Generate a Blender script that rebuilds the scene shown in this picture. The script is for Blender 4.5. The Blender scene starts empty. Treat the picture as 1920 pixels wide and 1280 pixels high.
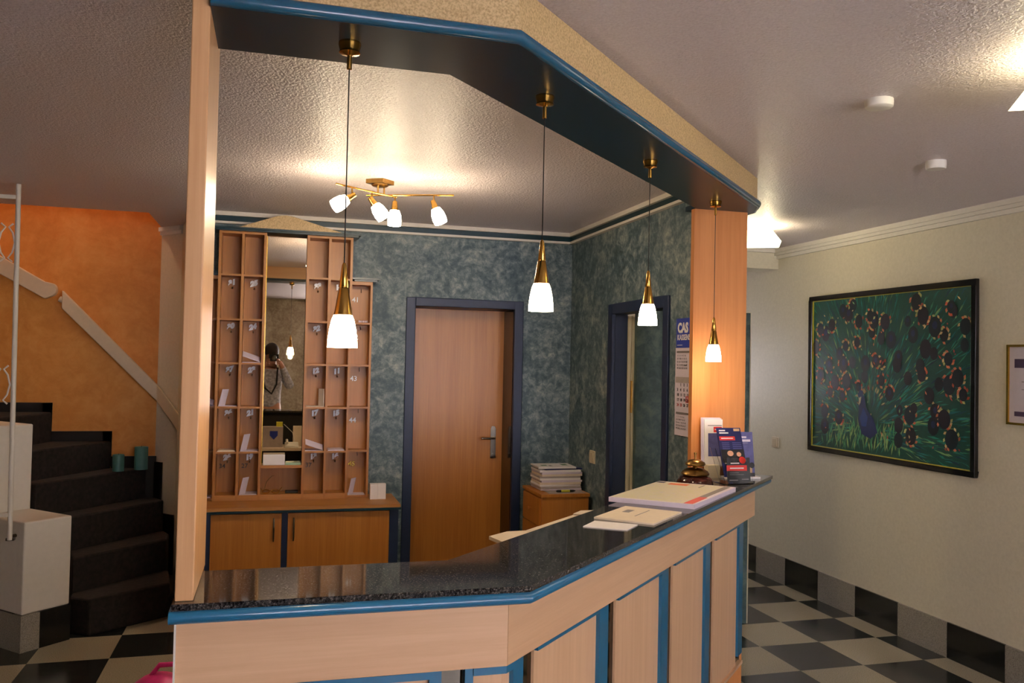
import bpy, bmesh, math, random
from mathutils import Vector, Matrix
random.seed(7)
SC = bpy.context.scene
COL = SC.collection
R2 = math.sqrt(0.5)
PI = math.pi

# ------------------------------------------------------------------ materials
def srgb(r, g, b):
    f = lambda c: (c/255/12.92) if c/255 <= .04045 else ((c/255+.055)/1.055)**2.4
    return (f(r), f(g), f(b), 1)

class NT:
    def __init__(s, name):
        s.m = bpy.data.materials.new(name); s.m.use_nodes = True
        s.t = s.m.node_tree; s.n = s.t.nodes; s.l = s.t.links
        s.b = s.n['Principled BSDF']
    def add(s, typ, **kw):
        n = s.n.new(typ)
        for k, v in kw.items():
            setattr(n, k, v)
        return n
    def link(s, a, b): s.l.new(a, b)
    def coord(s, scale=(1, 1, 1), rot=(0, 0, 0), world=False):
        if world:
            o = s.add('ShaderNodeNewGeometry').outputs['Position']
        else:
            o = s.add('ShaderNodeTexCoord').outputs['Object']
        mp = s.add('ShaderNodeMapping')
        mp.inputs['Scale'].default_value = scale; mp.inputs['Rotation'].default_value = rot
        s.link(o, mp.inputs['Vector']); return mp.outputs['Vector']
    def noise(s, vec, scale, detail=4, rough=.55, dist=0):
        n = s.add('ShaderNodeTexNoise'); n.inputs['Scale'].default_value = scale
        n.inputs['Detail'].default_value = detail; n.inputs['Roughness'].default_value = rough
        n.inputs['Distortion'].default_value = dist
        s.link(vec, n.inputs['Vector']); return n.outputs['Fac']
    def ramp(s, fac, stops):
        r = s.add('ShaderNodeValToRGB'); e = r.color_ramp.elements
        while len(e) < len(stops): e.new(.5)
        for i, (p, c) in enumerate(stops):
            e[i].position = p; e[i].color = c
        s.link(fac, r.inputs['Fac']); return r.outputs['Color']
    def bump(s, fac, strength, dist=.002):
        b = s.add('ShaderNodeBump'); b.inputs['Strength'].default_value = strength
        b.inputs['Distance'].default_value = dist
        s.link(fac, b.inputs['Height']); s.link(b.outputs['Normal'], s.b.inputs['Normal'])
    def mix(s, fac, a, b):
        m = s.add('ShaderNodeMix', data_type='RGBA')
        for sock, v in ((m.inputs[0], fac), (m.inputs[6], a), (m.inputs[7], b)):
            if isinstance(v, (int, float, tuple)): sock.default_value = v
            else: s.link(v, sock)
        return m.outputs[2]
    def base(s, c, rough=.5, metal=0, spec=None):
        if isinstance(c, tuple): s.b.inputs['Base Color'].default_value = c
        else: s.link(c, s.b.inputs['Base Color'])
        s.b.inputs['Roughness'].default_value = rough
        s.b.inputs['Metallic'].default_value = metal
        if spec is not None: s.b.inputs['Specular IOR Level'].default_value = spec
        return s

M = {}
def plain(name, c, rough=.5, metal=0, var=.06, spec=None, coat=0):
    t = NT(name)
    v = t.coord()
    n = t.noise(v, 35, 3)
    dk = tuple(x*(1-var) for x in c[:3])+(1,); lt = tuple(min(1, x*(1+var)) for x in c[:3])+(1,)
    t.base(t.ramp(n, [(.35, dk), (.65, lt)]), rough, metal, spec)
    if coat: t.b.inputs['Coat Weight'].default_value = coat; t.b.inputs['Coat Roughness'].default_value = .05
    M[name] = t.m; return t.m

def wood(name, a, b, axis=2, rough=.35, scale=1.0, spec=.5):
    t = NT(name)
    sc = [28*scale]*3; sc[axis] = 1.1*scale
    v = t.coord(tuple(sc), world=False)
    n = t.noise(v, 1.0, 6, .6, .4)
    sc2 = [150*scale]*3; sc2[axis] = 6*scale
    n2 = t.noise(t.coord(tuple(sc2)), 1.0, 2)
    ad = t.add('ShaderNodeMath', operation='MULTIPLY_ADD'); ad.inputs[1].default_value = .3
    t.link(n2, ad.inputs[0]); t.link(n, ad.inputs[2])
    t.base(t.ramp(ad.outputs[0], [(.45, b), (.85, a)]), rough, 0, spec)
    t.bump(n2, .05, .0005)
    M[name] = t.m; return t.m

wood('beech', srgb(224, 182, 142), srgb(211, 167, 127), 2)
wood('beech_horizontal', srgb(224, 182, 142), srgb(211, 167, 127), 0)
wood('beech_diagonal', srgb(224, 182, 142), srgb(211, 167, 127), 0)
wood('rack_wood', srgb(186, 128, 62), srgb(162, 104, 44), 2, .4)
wood('rack_wood_horizontal', srgb(186, 128, 62), srgb(164, 106, 46), 0, .4)
wood('door_wood', srgb(194, 128, 54), srgb(174, 108, 42), 2, .35)
wood('pillar_wood', srgb(214, 144, 84), srgb(196, 124, 66), 2, .38)
wood('panel_wood', srgb(222, 174, 124), srgb(208, 156, 106), 2, .3)
wood('walnut', srgb(70, 30, 22), srgb(40, 16, 12), 0, .12)
plain('trim_blue', srgb(32, 104, 140), .28, var=.03, coat=.3)
plain('header_blue', srgb(24, 84, 112), .25, var=.03, coat=.3)
plain('soffit_shade_blue', srgb(20, 44, 58), .3, var=.04, spec=.25)  # canopy edging paint again, with the shade of its underside put into the colour
plain('navy_paint', srgb(20, 38, 70), .45, var=.06)
plain('teal_edge', srgb(18, 52, 62), .3, var=.05)
plain('cream_paint', srgb(214, 204, 172), .5, var=.02)
plain('white_paint', srgb(222, 216, 204), .45, var=.02)
plain('rail_white', srgb(214, 196, 164), .3, var=.02)
plain('black_gloss', srgb(18, 16, 18), .12, var=.02)
plain('black_matt', srgb(16, 15, 15), .6, var=.05)
plain('white_plastic', srgb(225, 222, 214), .4, var=.01)
plain('switch_cream', srgb(205, 190, 158), .35, var=.01)
plain('paper_white', srgb(232, 226, 224), .6, var=.01)
plain('paper_lilac', srgb(214, 202, 214), .6, var=.02)
plain('paper_cream', srgb(222, 206, 184), .6, var=.03)
plain('paper_grey', srgb(170, 158, 154), .6, var=.05)
plain('ink_red', srgb(206, 42, 34), .5, var=.05)
plain('ink_orange', srgb(222, 110, 70), .5, var=.1)
plain('ink_navy', srgb(26, 30, 84), .45, var=.1)
plain('ink_black', srgb(22, 22, 26), .5, var=.05)
plain('ink_grey', srgb(120, 112, 112), .5, var=.05)
plain('ink_purple', srgb(84, 84, 138), .45, var=.15)
plain('ink_blue', srgb(38, 60, 160), .5, var=.03)
plain('ink_skin', srgb(214, 160, 126), .5, var=.05)
plain('ink_sand', srgb(196, 160, 118), .5, var=.2)
plain('candle_teal', srgb(60, 110, 104), .5, var=.05)
plain('pink_plastic', srgb(226, 48, 130), .4, var=.05)
plain('steel_dark', srgb(90, 84, 74), .3, 1)
plain('nickel', srgb(170, 160, 145), .22, 1)
plain('tag_metal', srgb(245, 244, 240), .35, 0)
plain('brass', srgb(196, 152, 74), .2, 1, var=.04)
plain('gold', srgb(208, 168, 70), .25, 1, var=.04)
plain('antique_brass', srgb(150, 118, 66), .28, 1, var=.1)
plain('liner_yellow', srgb(196, 184, 60), .4, var=.05)
plain('marker_yellow', srgb(206, 200, 60), .4, var=.05)
plain('skin', srgb(206, 150, 122), .5, var=.04)
plain('hair_brown', srgb(48, 32, 24), .6, var=.2)
plain('knit_grey', srgb(190, 188, 194), .9, var=.35)
plain('denim', srgb(44, 50, 70), .9, var=.2)
plain('shoe', srgb(40, 34, 32), .6)
plain('mount_white', srgb(200, 190, 196), .6, var=.02)
plain('mauve_print', srgb(60, 40, 70), .6)
plain('glass_green', srgb(150, 180, 150), .2)
plain('cord_black', srgb(20, 18, 18), .5)
plain('carpet', srgb(30, 24, 22), .95, var=.5)
plain('skirt_dark', srgb(26, 22, 22), .35, var=.1)

def t_gold():
    t = NT('gold_laminate'); v = t.coord()
    n = t.noise(v, 160, 3, .6)
    t.base(t.ramp(n, [(.35, srgb(176, 146, 96)), (.6, srgb(214, 186, 134))]), .38)
    t.bump(n, .35, .0015); M['gold_laminate'] = t.m
t_gold()
def t_sponge(name, cs, scale=5, rough=.55):
    t = NT(name); v = t.coord(world=True)
    a = t.noise(v, scale, 8, .7, .8); b = t.noise(v, scale*5, 6, .7, .5)
    m = t.add('ShaderNodeMath', operation='MULTIPLY_ADD'); m.inputs[1].default_value = .55
    s2 = t.add('ShaderNodeMath', operation='MULTIPLY'); s2.inputs[1].default_value = .6
    t.link(a, s2.inputs[0]); t.link(b, m.inputs[0]); t.link(s2.outputs[0], m.inputs[2])
    t.base(t.ramp(m.outputs[0], [(.44, cs[0]), (.54, cs[1]), (.63, cs[2]), (.74, cs[3])]), rough)
    t.bump(b, .25, .003); M[name] = t.m
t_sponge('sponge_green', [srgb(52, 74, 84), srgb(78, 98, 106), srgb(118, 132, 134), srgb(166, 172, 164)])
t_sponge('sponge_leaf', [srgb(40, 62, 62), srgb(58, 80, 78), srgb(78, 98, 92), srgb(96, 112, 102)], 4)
t_sponge('sponge_beige', [srgb(150, 132, 104), srgb(176, 160, 130), srgb(196, 184, 154), srgb(212, 200, 176)], 6)
t_sponge('orange_plaster', [srgb(204, 130, 50), srgb(212, 140, 56), srgb(220, 150, 66), srgb(226, 160, 78)], 2)

def t_ceiling():
    t = NT('roughcast_white'); v = t.coord(world=True)
    n = t.noise(v, 130, 3, .65); n2 = t.noise(v, 75, 2, .5)
    m = t.add('ShaderNodeMath', operation='ADD'); t.link(n, m.inputs[0]); t.link(n2, m.inputs[1])
    t.base(t.ramp(n, [(.3, srgb(204, 192, 194)), (.7, srgb(222, 212, 214))]), .36, 0, .5)
    t.bump(m.outputs[0], .9, .007); M['roughcast_white'] = t.m
t_ceiling()
def t_wallcream():
    t = NT('woodchip_cream'); v = t.coord(world=True)
    n = t.noise(v, 60, 4, .6)
    t.base(t.ramp(n, [(.3, srgb(206, 198, 174)), (.7, srgb(216, 208, 184))]), .5)
    t.bump(n, .25, .002); M['woodchip_cream'] = t.m
t_wallcream()

def t_floor():
    t = NT('checker_terrazzo'); S = .4032
    pos = t.add('ShaderNodeNewGeometry').outputs['Position']
    sp = t.add('ShaderNodeSeparateXYZ'); t.link(pos, sp.inputs[0])
    def math_(op, a, b=None):
        n = t.add('ShaderNodeMath', operation=op)
        for i, q in enumerate((a, b)):
            if q is None: continue
            if isinstance(q, (int, float)): n.inputs[i].default_value = q
            else: t.link(q, n.inputs[i])
        return n.outputs[0]
    left = math_('LESS_THAN', sp.outputs[0], -.2)            # the tiling left of the desk is laid half a tile out of step
    yy = math_('ADD', sp.outputs[1], math_('MULTIPLY', left, .2256))
    gx = math_('DIVIDE', math_('SUBTRACT', sp.outputs[0], 3.618), S)
    gy = math_('DIVIDE', math_('SUBTRACT', yy, 5.28), S)
    cx = math_('FLOOR', gx); cy = math_('FLOOR', gy)
    par = math_('ABSOLUTE', math_('MODULO', math_('ADD', cx, cy), 2.0))
    v = t.coord(world=True)
    sp1 = t.noise(v, 260, 3, .6)
    light = t.ramp(sp1, [(.35, srgb(120, 112, 92)), (.5, srgb(172, 162, 138)), (.7, srgb(194, 184, 160))])
    dark = t.ramp(sp1, [(.35, srgb(26, 27, 27)), (.62, srgb(46, 48, 48)), (.75, srgb(78, 78, 76))])
    t.base(t.mix(par, light, dark), .16, 0, .5)
    rgh = math_('ADD', math_('MULTIPLY', t.noise(v, 12, 3), .12), .12)
    t.link(rgh, t.b.inputs['Roughness'])
    M['checker_terrazzo'] = t.m
t_floor()
for nm, cs, r in (('terrazzo_light', [(.35, srgb(112, 108, 98)), (.5, srgb(150, 144, 132)), (.7, srgb(170, 164, 150))], .25),
                  ('terrazzo_dark', [(.35, srgb(18, 18, 18)), (.62, srgb(30, 30, 31)), (.78, srgb(52, 52, 52))], .2)):
    t = NT(nm); n = t.noise(t.coord(world=True), 260, 3, .6); t.base(t.ramp(n, cs), r); M[nm] = t.m
def t_granite():
    t = NT('granite'); v = t.coord(world=True)
    n = t.noise(v, 210, 4, .75); n2 = t.noise(v, 18, 3)
    c1 = t.ramp(n, [(.40, srgb(22, 22, 24)), (.54, srgb(50, 48, 48)), (.64, srgb(112, 106, 98)), (.76, srgb(158, 148, 136))])
    t.base(c1, .05, 0, .5); M['granite'] = t.m
t_granite()
t = NT('mirror_glass'); t.base(srgb(236, 226, 206), .012, 1); M['mirror_glass'] = t.m
t = NT('smoked_mirror'); t.base(srgb(96, 90, 80), .06, 1); M['smoked_mirror'] = t.m
t = NT('clear_acrylic'); t.base((.95, .97, .97, 1), .03); t.b.inputs['Transmission Weight'].default_value = 1; t.b.inputs['IOR'].default_value = 1.2; M['clear_acrylic'] = t.m
t = NT('window_glass'); t.base((1, 1, 1, 1), 0); t.b.inputs['Transmission Weight'].default_value = 1; t.b.inputs['IOR'].default_value = 1.02; M['window_glass'] = t.m
def t_emit(name, c, s):
    t = NT(name); t.base(srgb(250, 245, 235), .3)
    t.b.inputs['Emission Color'].default_value = c; t.b.inputs['Emission Strength'].default_value = s; M[name] = t.m
t_emit('lit_glass', (1, .80, .56, 1), 26)
t_emit('lit_track_glass', (1, .80, .54, 1), 60)
t_emit('lit_square_glass', (1, .88, .56, 1), 7)
t_emit('bulb', (1, .80, .5, 1), 40)
def t_map():
    t = NT('map_print'); v = t.coord()
    n = t.noise(v, 34, 6, .75, .6)
    t.base(t.ramp(n, [(.3, srgb(176, 186, 206)), (.44, srgb(214, 204, 186)), (.6, srgb(206, 202, 166)), (.75, srgb(222, 190, 172))]), .4); M['map_print'] = t.m
t_map()
def t_vcol():
    t = NT('painting_pigment'); a = t.add('ShaderNodeVertexColor'); a.layer_name = 'pigment'
    n = t.noise(t.coord(), 40, 5, .7)
    c = t.mix(t.ramp(n, [(.4, (0, 0, 0, 1)), (.75, (.3, .3, .3, 1))]), a.outputs['Color'], srgb(12, 26, 30))
    t.base(c, .3); M['painting_pigment'] = t.m
t_vcol()

# ------------------------------------------------------------------ mesh building
def tag(o, label=None, cat=None, group=None, kind=None):
    if label: o['label'] = label
    if cat: o['category'] = cat
    if group: o['group'] = group
    if kind: o['kind'] = kind
    return o
def wloc(o):
    p = Vector((0, 0, 0))
    while o is not None:
        p = p+Vector(o.location); o = o.parent
    return p
def empty(name, loc, label=None, cat=None, group=None, rz=0):
    o = bpy.data.objects.new(name, None); COL.objects.link(o)
    o.location = loc; o.rotation_euler = (0, 0, rz); o.empty_display_size = .1
    return tag(o, label, cat, group)
class MB:
    """collects shapes and links them as one mesh object"""
    def __init__(s): s.v = []; s.f = []; s.c = []; s.sm = []
    def quad(s, pts, col=None):
        i = len(s.v); s.v += [tuple(p) for p in pts]; s.f.append(tuple(range(i, i+len(pts)))); s.c.append(col); s.sm.append(False); return s
    def box(s, x0, x1, y0, y1, z0, z1):
        return s.prism([(x0, y0), (x1, y0), (x1, y1), (x0, y1)], z0, z1)
    def prism(s, poly, z0, z1):
        a = sum(poly[i][0]*poly[(i+1) % len(poly)][1]-poly[(i+1) % len(poly)][0]*poly[i][1] for i in range(len(poly)))
        if a < 0: poly = poly[::-1]
        n = len(poly); i = len(s.v)
        s.v += [(x, y, z0) for x, y in poly]+[(x, y, z1) for x, y in poly]
        fs = [tuple(range(i+n-1, i-1, -1)), tuple(range(i+n, i+2*n))]
        fs += [(i+k, i+(k+1) % n, i+n+(k+1) % n, i+n+k) for k in range(n)]
        s.f += fs; s.c += [None]*len(fs); s.sm += [False]*len(fs); return s
    def extr(s, poly, d):
        """closed solid from 3-D polygon extruded by vector d"""
        n = len(poly); i = len(s.v); d = Vector(d)
        s.v += [tuple(p) for p in poly]+[tuple(Vector(p)+d) for p in poly]
        fs = [tuple(range(i+n-1, i-1, -1)), tuple(range(i+n, i+2*n))]+[(i+k, i+(k+1) % n, i+n+(k+1) % n, i+n+k) for k in range(n)]
        s.f += fs; s.c += [None]*len(fs); s.sm += [False]*len(fs); return s
    def rings(s, rings, cap=True, smooth=True, closed=False):
        n = len(rings[0]); i = len(s.v)
        for r in rings: s.v += [tuple(p) for p in r]
        m = len(rings)
        for a in range(m if closed else m-1):
            b = (a+1) % m
            for k in range(n):
                s.f.append((i+a*n+k, i+a*n+(k+1) % n, i+b*n+(k+1) % n, i+b*n+k)); s.c.append(None); s.sm.append(smooth)
        if cap and not closed:
            s.f += [tuple(range(i+n-1, i-1, -1)), tuple(range(i+(m-1)*n, i+m*n))]; s.c += [None]*2; s.sm += [False]*2
        return s
    def lathe(s, prof, c=(0, 0, 0), axis=(0, 0, 1), n=28, cap=True):
        ax = Vector(axis).normalized(); u = ax.orthogonal().normalized(); w = ax.cross(u); c = Vector(c)
        return s.rings([[c+ax*h+(u*math.cos(2*PI*k/n)+w*math.sin(2*PI*k/n))*max(r, 1e-5) for k in range(n)] for r, h in prof], cap)
    def tube(s, pts, r, n=10, closed=False):
        pts = [Vector(p) for p in pts]; m = len(pts); rs = []
        u = None
        for i, p in enumerate(pts):
            a = pts[(i-1) % m] if (i or closed) else pts[0]; b = pts[(i+1) % m] if (i < m-1 or closed) else pts[-1]
            t = (b-a).normalized()
            u = t.orthogonal().normalized() if u is None else (u-t*u.dot(t)).normalized()
            w = t.cross(u); rr = r[i] if isinstance(r, (list, tuple)) else r
            rs.append([p+(u*math.cos(2*PI*k/n)+w*math.sin(2*PI*k/n))*rr for k in range(n)])
        return s.rings(rs, True, True, closed)
    def ell(s, c, rx, ry, rz, n=20, m=12, rot=None):
        rs = []
        for j in range(m+1):
            a = PI*j/m
            ring = []
            for k in range(n):
                p = Vector((rx*math.sin(a)*math.cos(2*PI*k/n), ry*math.sin(a)*math.sin(2*PI*k/n), -rz*math.cos(a)))
                if rot: p = rot@p
                ring.append(Vector(c)+p)
            rs.append(ring)
        return s.rings(rs, False)
    def add(s, verts, faces):
        i = len(s.v); s.v += [tuple(v) for v in verts]
        for f in faces: s.f.append(tuple(i+k for k in f)); s.c.append(None); s.sm.append(False)
        return s
    def build(s, name, mat, parent=None, local=False, origin=None, bevel=0, label=None, merge=True):
        off = Vector((0, 0, 0))
        if not local:
            if parent is not None: off = wloc(parent)
            elif origin is not None: off = Vector(origin)
            else:
                xs = [v[0] for v in s.v]; ys = [v[1] for v in s.v]; zs = [v[2] for v in s.v]
                off = Vector(((min(xs)+max(xs))/2, (min(ys)+max(ys))/2, min(zs)))
        ploc = Vector((0, 0, 0))
        if parent is not None and not local:
            # children get their own origin at their own centre
            xs = [v[0] for v in s.v]; ys = [v[1] for v in s.v]; zs = [v[2] for v in s.v]
            ctr = Vector(((min(xs)+max(xs))/2, (min(ys)+max(ys))/2, (min(zs)+max(zs))/2))
            ploc = ctr-off; off = ctr
        me = bpy.data.meshes.new(name)
        me.from_pydata([tuple(Vector(v)-off) for v in s.v], [], s.f)
        for p, q in zip(me.polygons, s.sm): p.use_smooth = q
        if any(c is not None for c in s.c):
            ca = me.color_attributes.new('pigment', 'FLOAT_COLOR', 'CORNER')
            for p, c in zip(me.polygons, s.c):
                for li in p.loop_indices: ca.data[li].color = c or (0, 0, 0, 1)
        me.materials.append(M[mat])
        bm = bmesh.new(); bm.from_mesh(me)
        if merge and not any(c is not None for c in s.c): bmesh.ops.remove_doubles(bm, verts=bm.verts, dist=1e-6)
        if not any(c is not None for c in s.c): bmesh.ops.recalc_face_normals(bm, faces=bm.faces)
        bm.to_mesh(me); bm.free()
        if any(s.sm): me.set_sharp_from_angle(angle=.7)
        o = bpy.data.objects.new(name, me); COL.objects.link(o)
        if parent is not None: o.parent = parent; o.location = ploc
        elif not local: o.location = off
        if bevel:
            md = o.modifiers.new('bevel', 'BEVEL'); md.width = bevel; md.segments = 2; md.limit_method = 'ANGLE'; md.angle_limit = .7
        if label: o['label'] = label
        return o
def B(x0, x1, y0, y1, z0, z1): return MB().box(x0, x1, y0, y1, z0, z1)
def text(body, size, mat4, depth=.0004, bold=0, align='LEFT', spacing=1, sx=1):
    """returns (verts, faces) of lettering laid in the plane of mat4"""
    cu = bpy.data.curves.new('t', 'FONT'); cu.body = body; cu.size = size; cu.extrude = depth; cu.offset = bold
    cu.align_x = align; cu.space_line = spacing; cu.resolution_u = 3
    ob = bpy.data.objects.new('t', cu); COL.objects.link(ob)
    bpy.context.view_layer.update()
    me = bpy.data.meshes.new_from_object(ob.evaluated_get(bpy.context.evaluated_depsgraph_get()))
    vs = [mat4@Vector((v.co.x*sx, v.co.y, v.co.z)) for v in me.vertices]; fs = [tuple(p.vertices) for p in me.polygons]
    bpy.data.objects.remove(ob); bpy.data.curves.remove(cu); bpy.data.meshes.remove(me)
    return vs, fs
def frame4(o, ux, uy):
    ux = Vector(ux).normalized(); uy = Vector(uy).normalized(); uz = ux.cross(uy)
    return Matrix(((ux.x, uy.x, uz.x, o[0]), (ux.y, uy.y, uz.y, o[1]), (ux.z, uy.z, uz.z, o[2]), (0, 0, 0, 1)))
def struct(o): o['kind'] = 'structure'; return o
def copy_tree(o, parent=None):
    c = o.copy(); COL.objects.link(c); c.parent = parent
    for ch in list(o.children): copy_tree(ch, c)
    return c
def dg(s, o):   # point on the diagonal run of the desk: s along, o inward
    return (.617+(s-o)*R2, 1.967+(s+o)*R2)

# ------------------------------------------------------------------ room shell
D = 5.72; XR = 2.034; XP = 3.79; CZ = 2.575; XL = -3.6; YB = -2.6; YE = 7.6
struct(B(XL, XP+.12, YB, YE, -.1, 0).build('floor', 'checker_terrazzo'))
cl = MB(); cl.prism([(XL, YB), (XP+.12, YB), (XP+.12, YE), (-.81, YE), (-.81, 5.95), (XL, 5.95)], CZ, CZ+.25)
struct(cl.build('ceiling', 'roughcast_white'))
# office back wall with the door opening
w = MB(); w.box(-.51, .912, D, D+.4, 0, CZ).box(1.617, XR+.1, D, D+.4, 0, CZ).box(.912, 1.617, D, D+.4, 2.02, CZ)
struct(w.build('wall_back', 'sponge_green'))
# office right wall with opening
w = MB(); w.box(XR, XR+.095, 3.835, 4.2, 0, CZ).box(XR, XR+.095, 4.93, D, 0, CZ).box(XR, XR+.095, 4.2, 4.93, 1.97, CZ)
struct(w.build('wall_office_right', 'sponge_green'))
struct(B(XP, XP+.12, YB, YE, 0, CZ).build('wall_right', 'woodchip_cream'))
w = MB(); w.box(XR+.1, 2.65, YE, YE+.1, 0, CZ).box(3.25, XP, YE, YE+.1, 0, CZ).box(2.65, 3.25, YE, YE+.1, 1.9, CZ).box(2.65, 3.25, YE, YE+.1, 0, 1.25)
struct(w.build('wall_corridor_end', 'woodchip_cream'))
wf = struct(MB().box(2.65, 2.68, YE+.02, YE+.08, 1.25, 1.9).box(3.22, 3.25, YE+.02, YE+.08, 1.25, 1.9).box(2.68, 3.22, YE+.02, YE+.08, 1.25, 1.28).box(2.68, 3.22, YE+.02, YE+.08, 1.87, 1.9).build('window_3', 'white_paint'))
B(2.68, 3.22, YE+.045, YE+.05, 1.28, 1.87).build('pane', 'window_glass', wf)
struct(B(XR+.1, XR+.2, D, YE, 0, CZ).build('wall_corridor_left', 'woodchip_cream'))
struct(B(2.3, XP, 5.84, 6.1, 2.42, CZ).build('trim_1', 'woodchip_cream'))
# cream wall between the office and the stairs
w = MB(); w.prism([(-.81, 6.63), (-.65, 6.46), (-.515, 5.72), (-.511, 5.72), (-.511, 6.12), (-.5, 6.13), (-.5, 6.63)], 0, CZ)
struct(w.build('wall_stairs_cream', 'woodchip_cream'))
struct(B(XL, -.5, 6.63, 6.75, 0, 5.2).build('wall_stairs', 'orange_plaster'))
w = MB(); w.box(-.81, -.71, 5.95, 6.63, CZ+.25, 5.2).box(XL, -.71, 5.85, 5.95, CZ+.25, 5.2)
struct(w.build('wall_upper_stairs', 'orange_plaster'))
struct(B(XL, -.5, 5.85, 6.75, 5.2, 5.3).build('ceiling_stairs', 'woodchip_cream'))
struct(B(XL-.12, XL, YB, 6.75, 0, 5.2).build('wall_left', 'woodchip_cream'))
# wall behind the photographer with windows
wins = [(.55, 1.9), (2.15, 3.5)]
w = MB(); xs = XL
for a, b in wins:
    w.box(xs, a, YB-.15, YB, 0, CZ); w.box(a, b, YB-.15, YB, 0, .75); w.box(a, b, YB-.15, YB, 2.4, CZ); xs = b
w.box(xs, XP+.12, YB-.15, YB, 0, CZ)
struct(w.build('wall_front', 'sponge_beige'))
for i, (a, b) in enumerate(wins):
    f = MB(); t_ = .05
    f.box(a, a+t_, YB-.1, YB-.04, .75, 2.4).box(b-t_, b, YB-.1, YB-.04, .75, 2.4).box(a, b, YB-.1, YB-.04, .75, .8).box(a, b, YB-.1, YB-.04, 2.35, 2.4).box((a+b)/2-.03, (a+b)/2+.03, YB-.1, YB-.04, .8, 2.35)
    fr = struct(f.build('window_%d' % (i+1), 'white_paint'))
    B(a+t_, b-t_, YB-.072, YB-.068, .8, 2.35).build('pane', 'window_glass', fr)
# cornices
def cornice(name, p0, p1, nrm, layers, origin=None):
    m = MB()
    n = Vector((nrm[0], nrm[1], 0)).normalized()
    for z0, z1, d in layers:
        a = Vector((p0[0], p0[1], 0)); b = Vector((p1[0], p1[1], 0))
        m.prism([(a.x, a.y), (b.x, b.y), (b.x+n.x*d, b.y+n.y*d), (a.x+n.x*d, a.y+n.y*d)], z0, z1)
    return m
wl = [(2.549, CZ, .034), (2.498, 2.513, .03)]
bl = [(2.512, 2.55, .012)]
struct(cornice('c', (-.51, D), (XR, D), (0, -1), wl).build('trim_2', 'white_paint'))
struct(cornice('c', (-.51, D), (XR, D), (0, -1), bl).build('trim_3', 'teal_edge'))
struct(cornice('c', (XR, 3.86), (XR, D), (-1, 0), wl).build('trim_4', 'white_paint'))
struct(cornice('c', (XR, 3.86), (XR, D), (-1, 0), bl).build('trim_5', 'teal_edge'))
wc = [(2.545, CZ, .05), (2.525, 2.55, .038), (2.5, 2.526, .02)]
struct(cornice('c', (XP, YB), (XP, 5.84), (-1, 0), wc).build('trim_6', 'white_paint'))
struct(cornice('c', (2.34, 5.84), (XP, 5.84), (0, -1), [(2.545, CZ, .03)]).build('trim_7', 'white_paint'))
struct(cornice('c', (-.81, 6.63), (-.65, 6.46), (-1, -1), [(2.545, CZ, .03), (2.52, 2.545, .015)]).build('trim_8', 'white_paint'))
# tile baseboard on the right wall: light and dark tiles in turn
y0 = 5.683; S = .4032
for par, mat, nm in ((0, 'terrazzo_dark', 'baseboard_right'), (1, 'terrazzo_light', 'baseboard_right_light')):
    m = MB()
    for k in range(-4, 21):
        if k % 2 != par: continue
        b_ = y0-k*S; a_ = max(b_-S, YB)
        if b_ > YB: m.box(XP-.012, XP, a_+.002, min(b_, YE)-.002, 0, .204)
    struct(m.build(nm, mat))

# ------------------------------------------------------------------ doors
d1 = struct(empty('door_1', (1.265, 5.95, 0)))
f = MB(); f.box(.852, .915, D-.014, D+.02, 0, 2.076).box(1.614, 1.677, D-.014, D+.02, 0, 2.076).box(.915, 1.614, D-.014, D+.02, 2.018, 2.076)
f.box(.905, .915, D-.01, 6.0, 0, 2.02).box(.905, 1.614, D-.01, 6.0, 2.018, 2.026)
f.build('door_frame', 'navy_paint', d1, bevel=.004)
r = MB(); r.box(1.612, 1.617, D+.02, 6.0, 0, 2.018); r.build('reveal', 'black_gloss', d1)
lf = B(.918, 1.612, 5.985, 6.02, .005, 2.018).build('leaf', 'door_wood', d1)
hp = MB(); hx = 1.545; hy = 5.985
pl_ = [(hx-.02, .955), (hx+.02, .955), (hx+.02, 1.165), (hx+.012, 1.185), (hx-.012, 1.185), (hx-.02, 1.165)]
hp.extr([(x, hy-.007, z) for x, z in pl_], (0, .007, 0)); hpo = hp.build('handle_plate', 'nickel', d1, bevel=.002)
MB().tube([(hx, hy-.005, 1.10), (hx, hy-.05, 1.10), (hx-.02, hy-.056, 1.10), (hx-.10, hy-.056, 1.10)], .009).build('lever', 'nickel', d1)
MB().lathe([(.018, 0), (.018, .012), (.008, .013)], (hx, hy-.005, .972), (0, -1, 0)).build('lock_cylinder', 'steel_dark', d1)

d2 = struct(empty('door_2', (2.1, 4.56, 0)))
f = MB(); f.box(XR-.014, XR+.01, 4.14, 4.203, 0, 2.026).box(XR-.014, XR+.01, 4.925, 4.99, 0, 2.026).box(XR-.014, XR+.01, 4.203, 4.925, 1.962, 2.026)
f.box(XR, XR+.095, 4.195, 4.203, 0, 1.97).box(XR, XR+.095, 4.925, 4.933, 0, 1.97).box(XR, XR+.095, 4.2, 4.93, 1.962, 1.972)
f.build('door_frame', 'navy_paint', d2, bevel=.004)
MB().box(2.13, 2.15, 4.918, 4.935, 0, 1.955).box(2.157, 2.171, 4.912, 4.935, 0, 1.955).build('hinge_strip', 'cream_paint', d2)
MB().box(2.151, 2.156, 4.9, 4.93, 1.35, 1.55).build('hinge_plate', 'brass', d2)
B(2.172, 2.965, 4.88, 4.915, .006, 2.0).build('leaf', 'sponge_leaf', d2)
MB().box(2.966, 2.972, 4.876, 4.918, .006, 2.0).box(2.172, 2.972, 4.876, 4.918, 2.0, 2.006).build('leaf_edging', 'cream_paint', d2)

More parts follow.
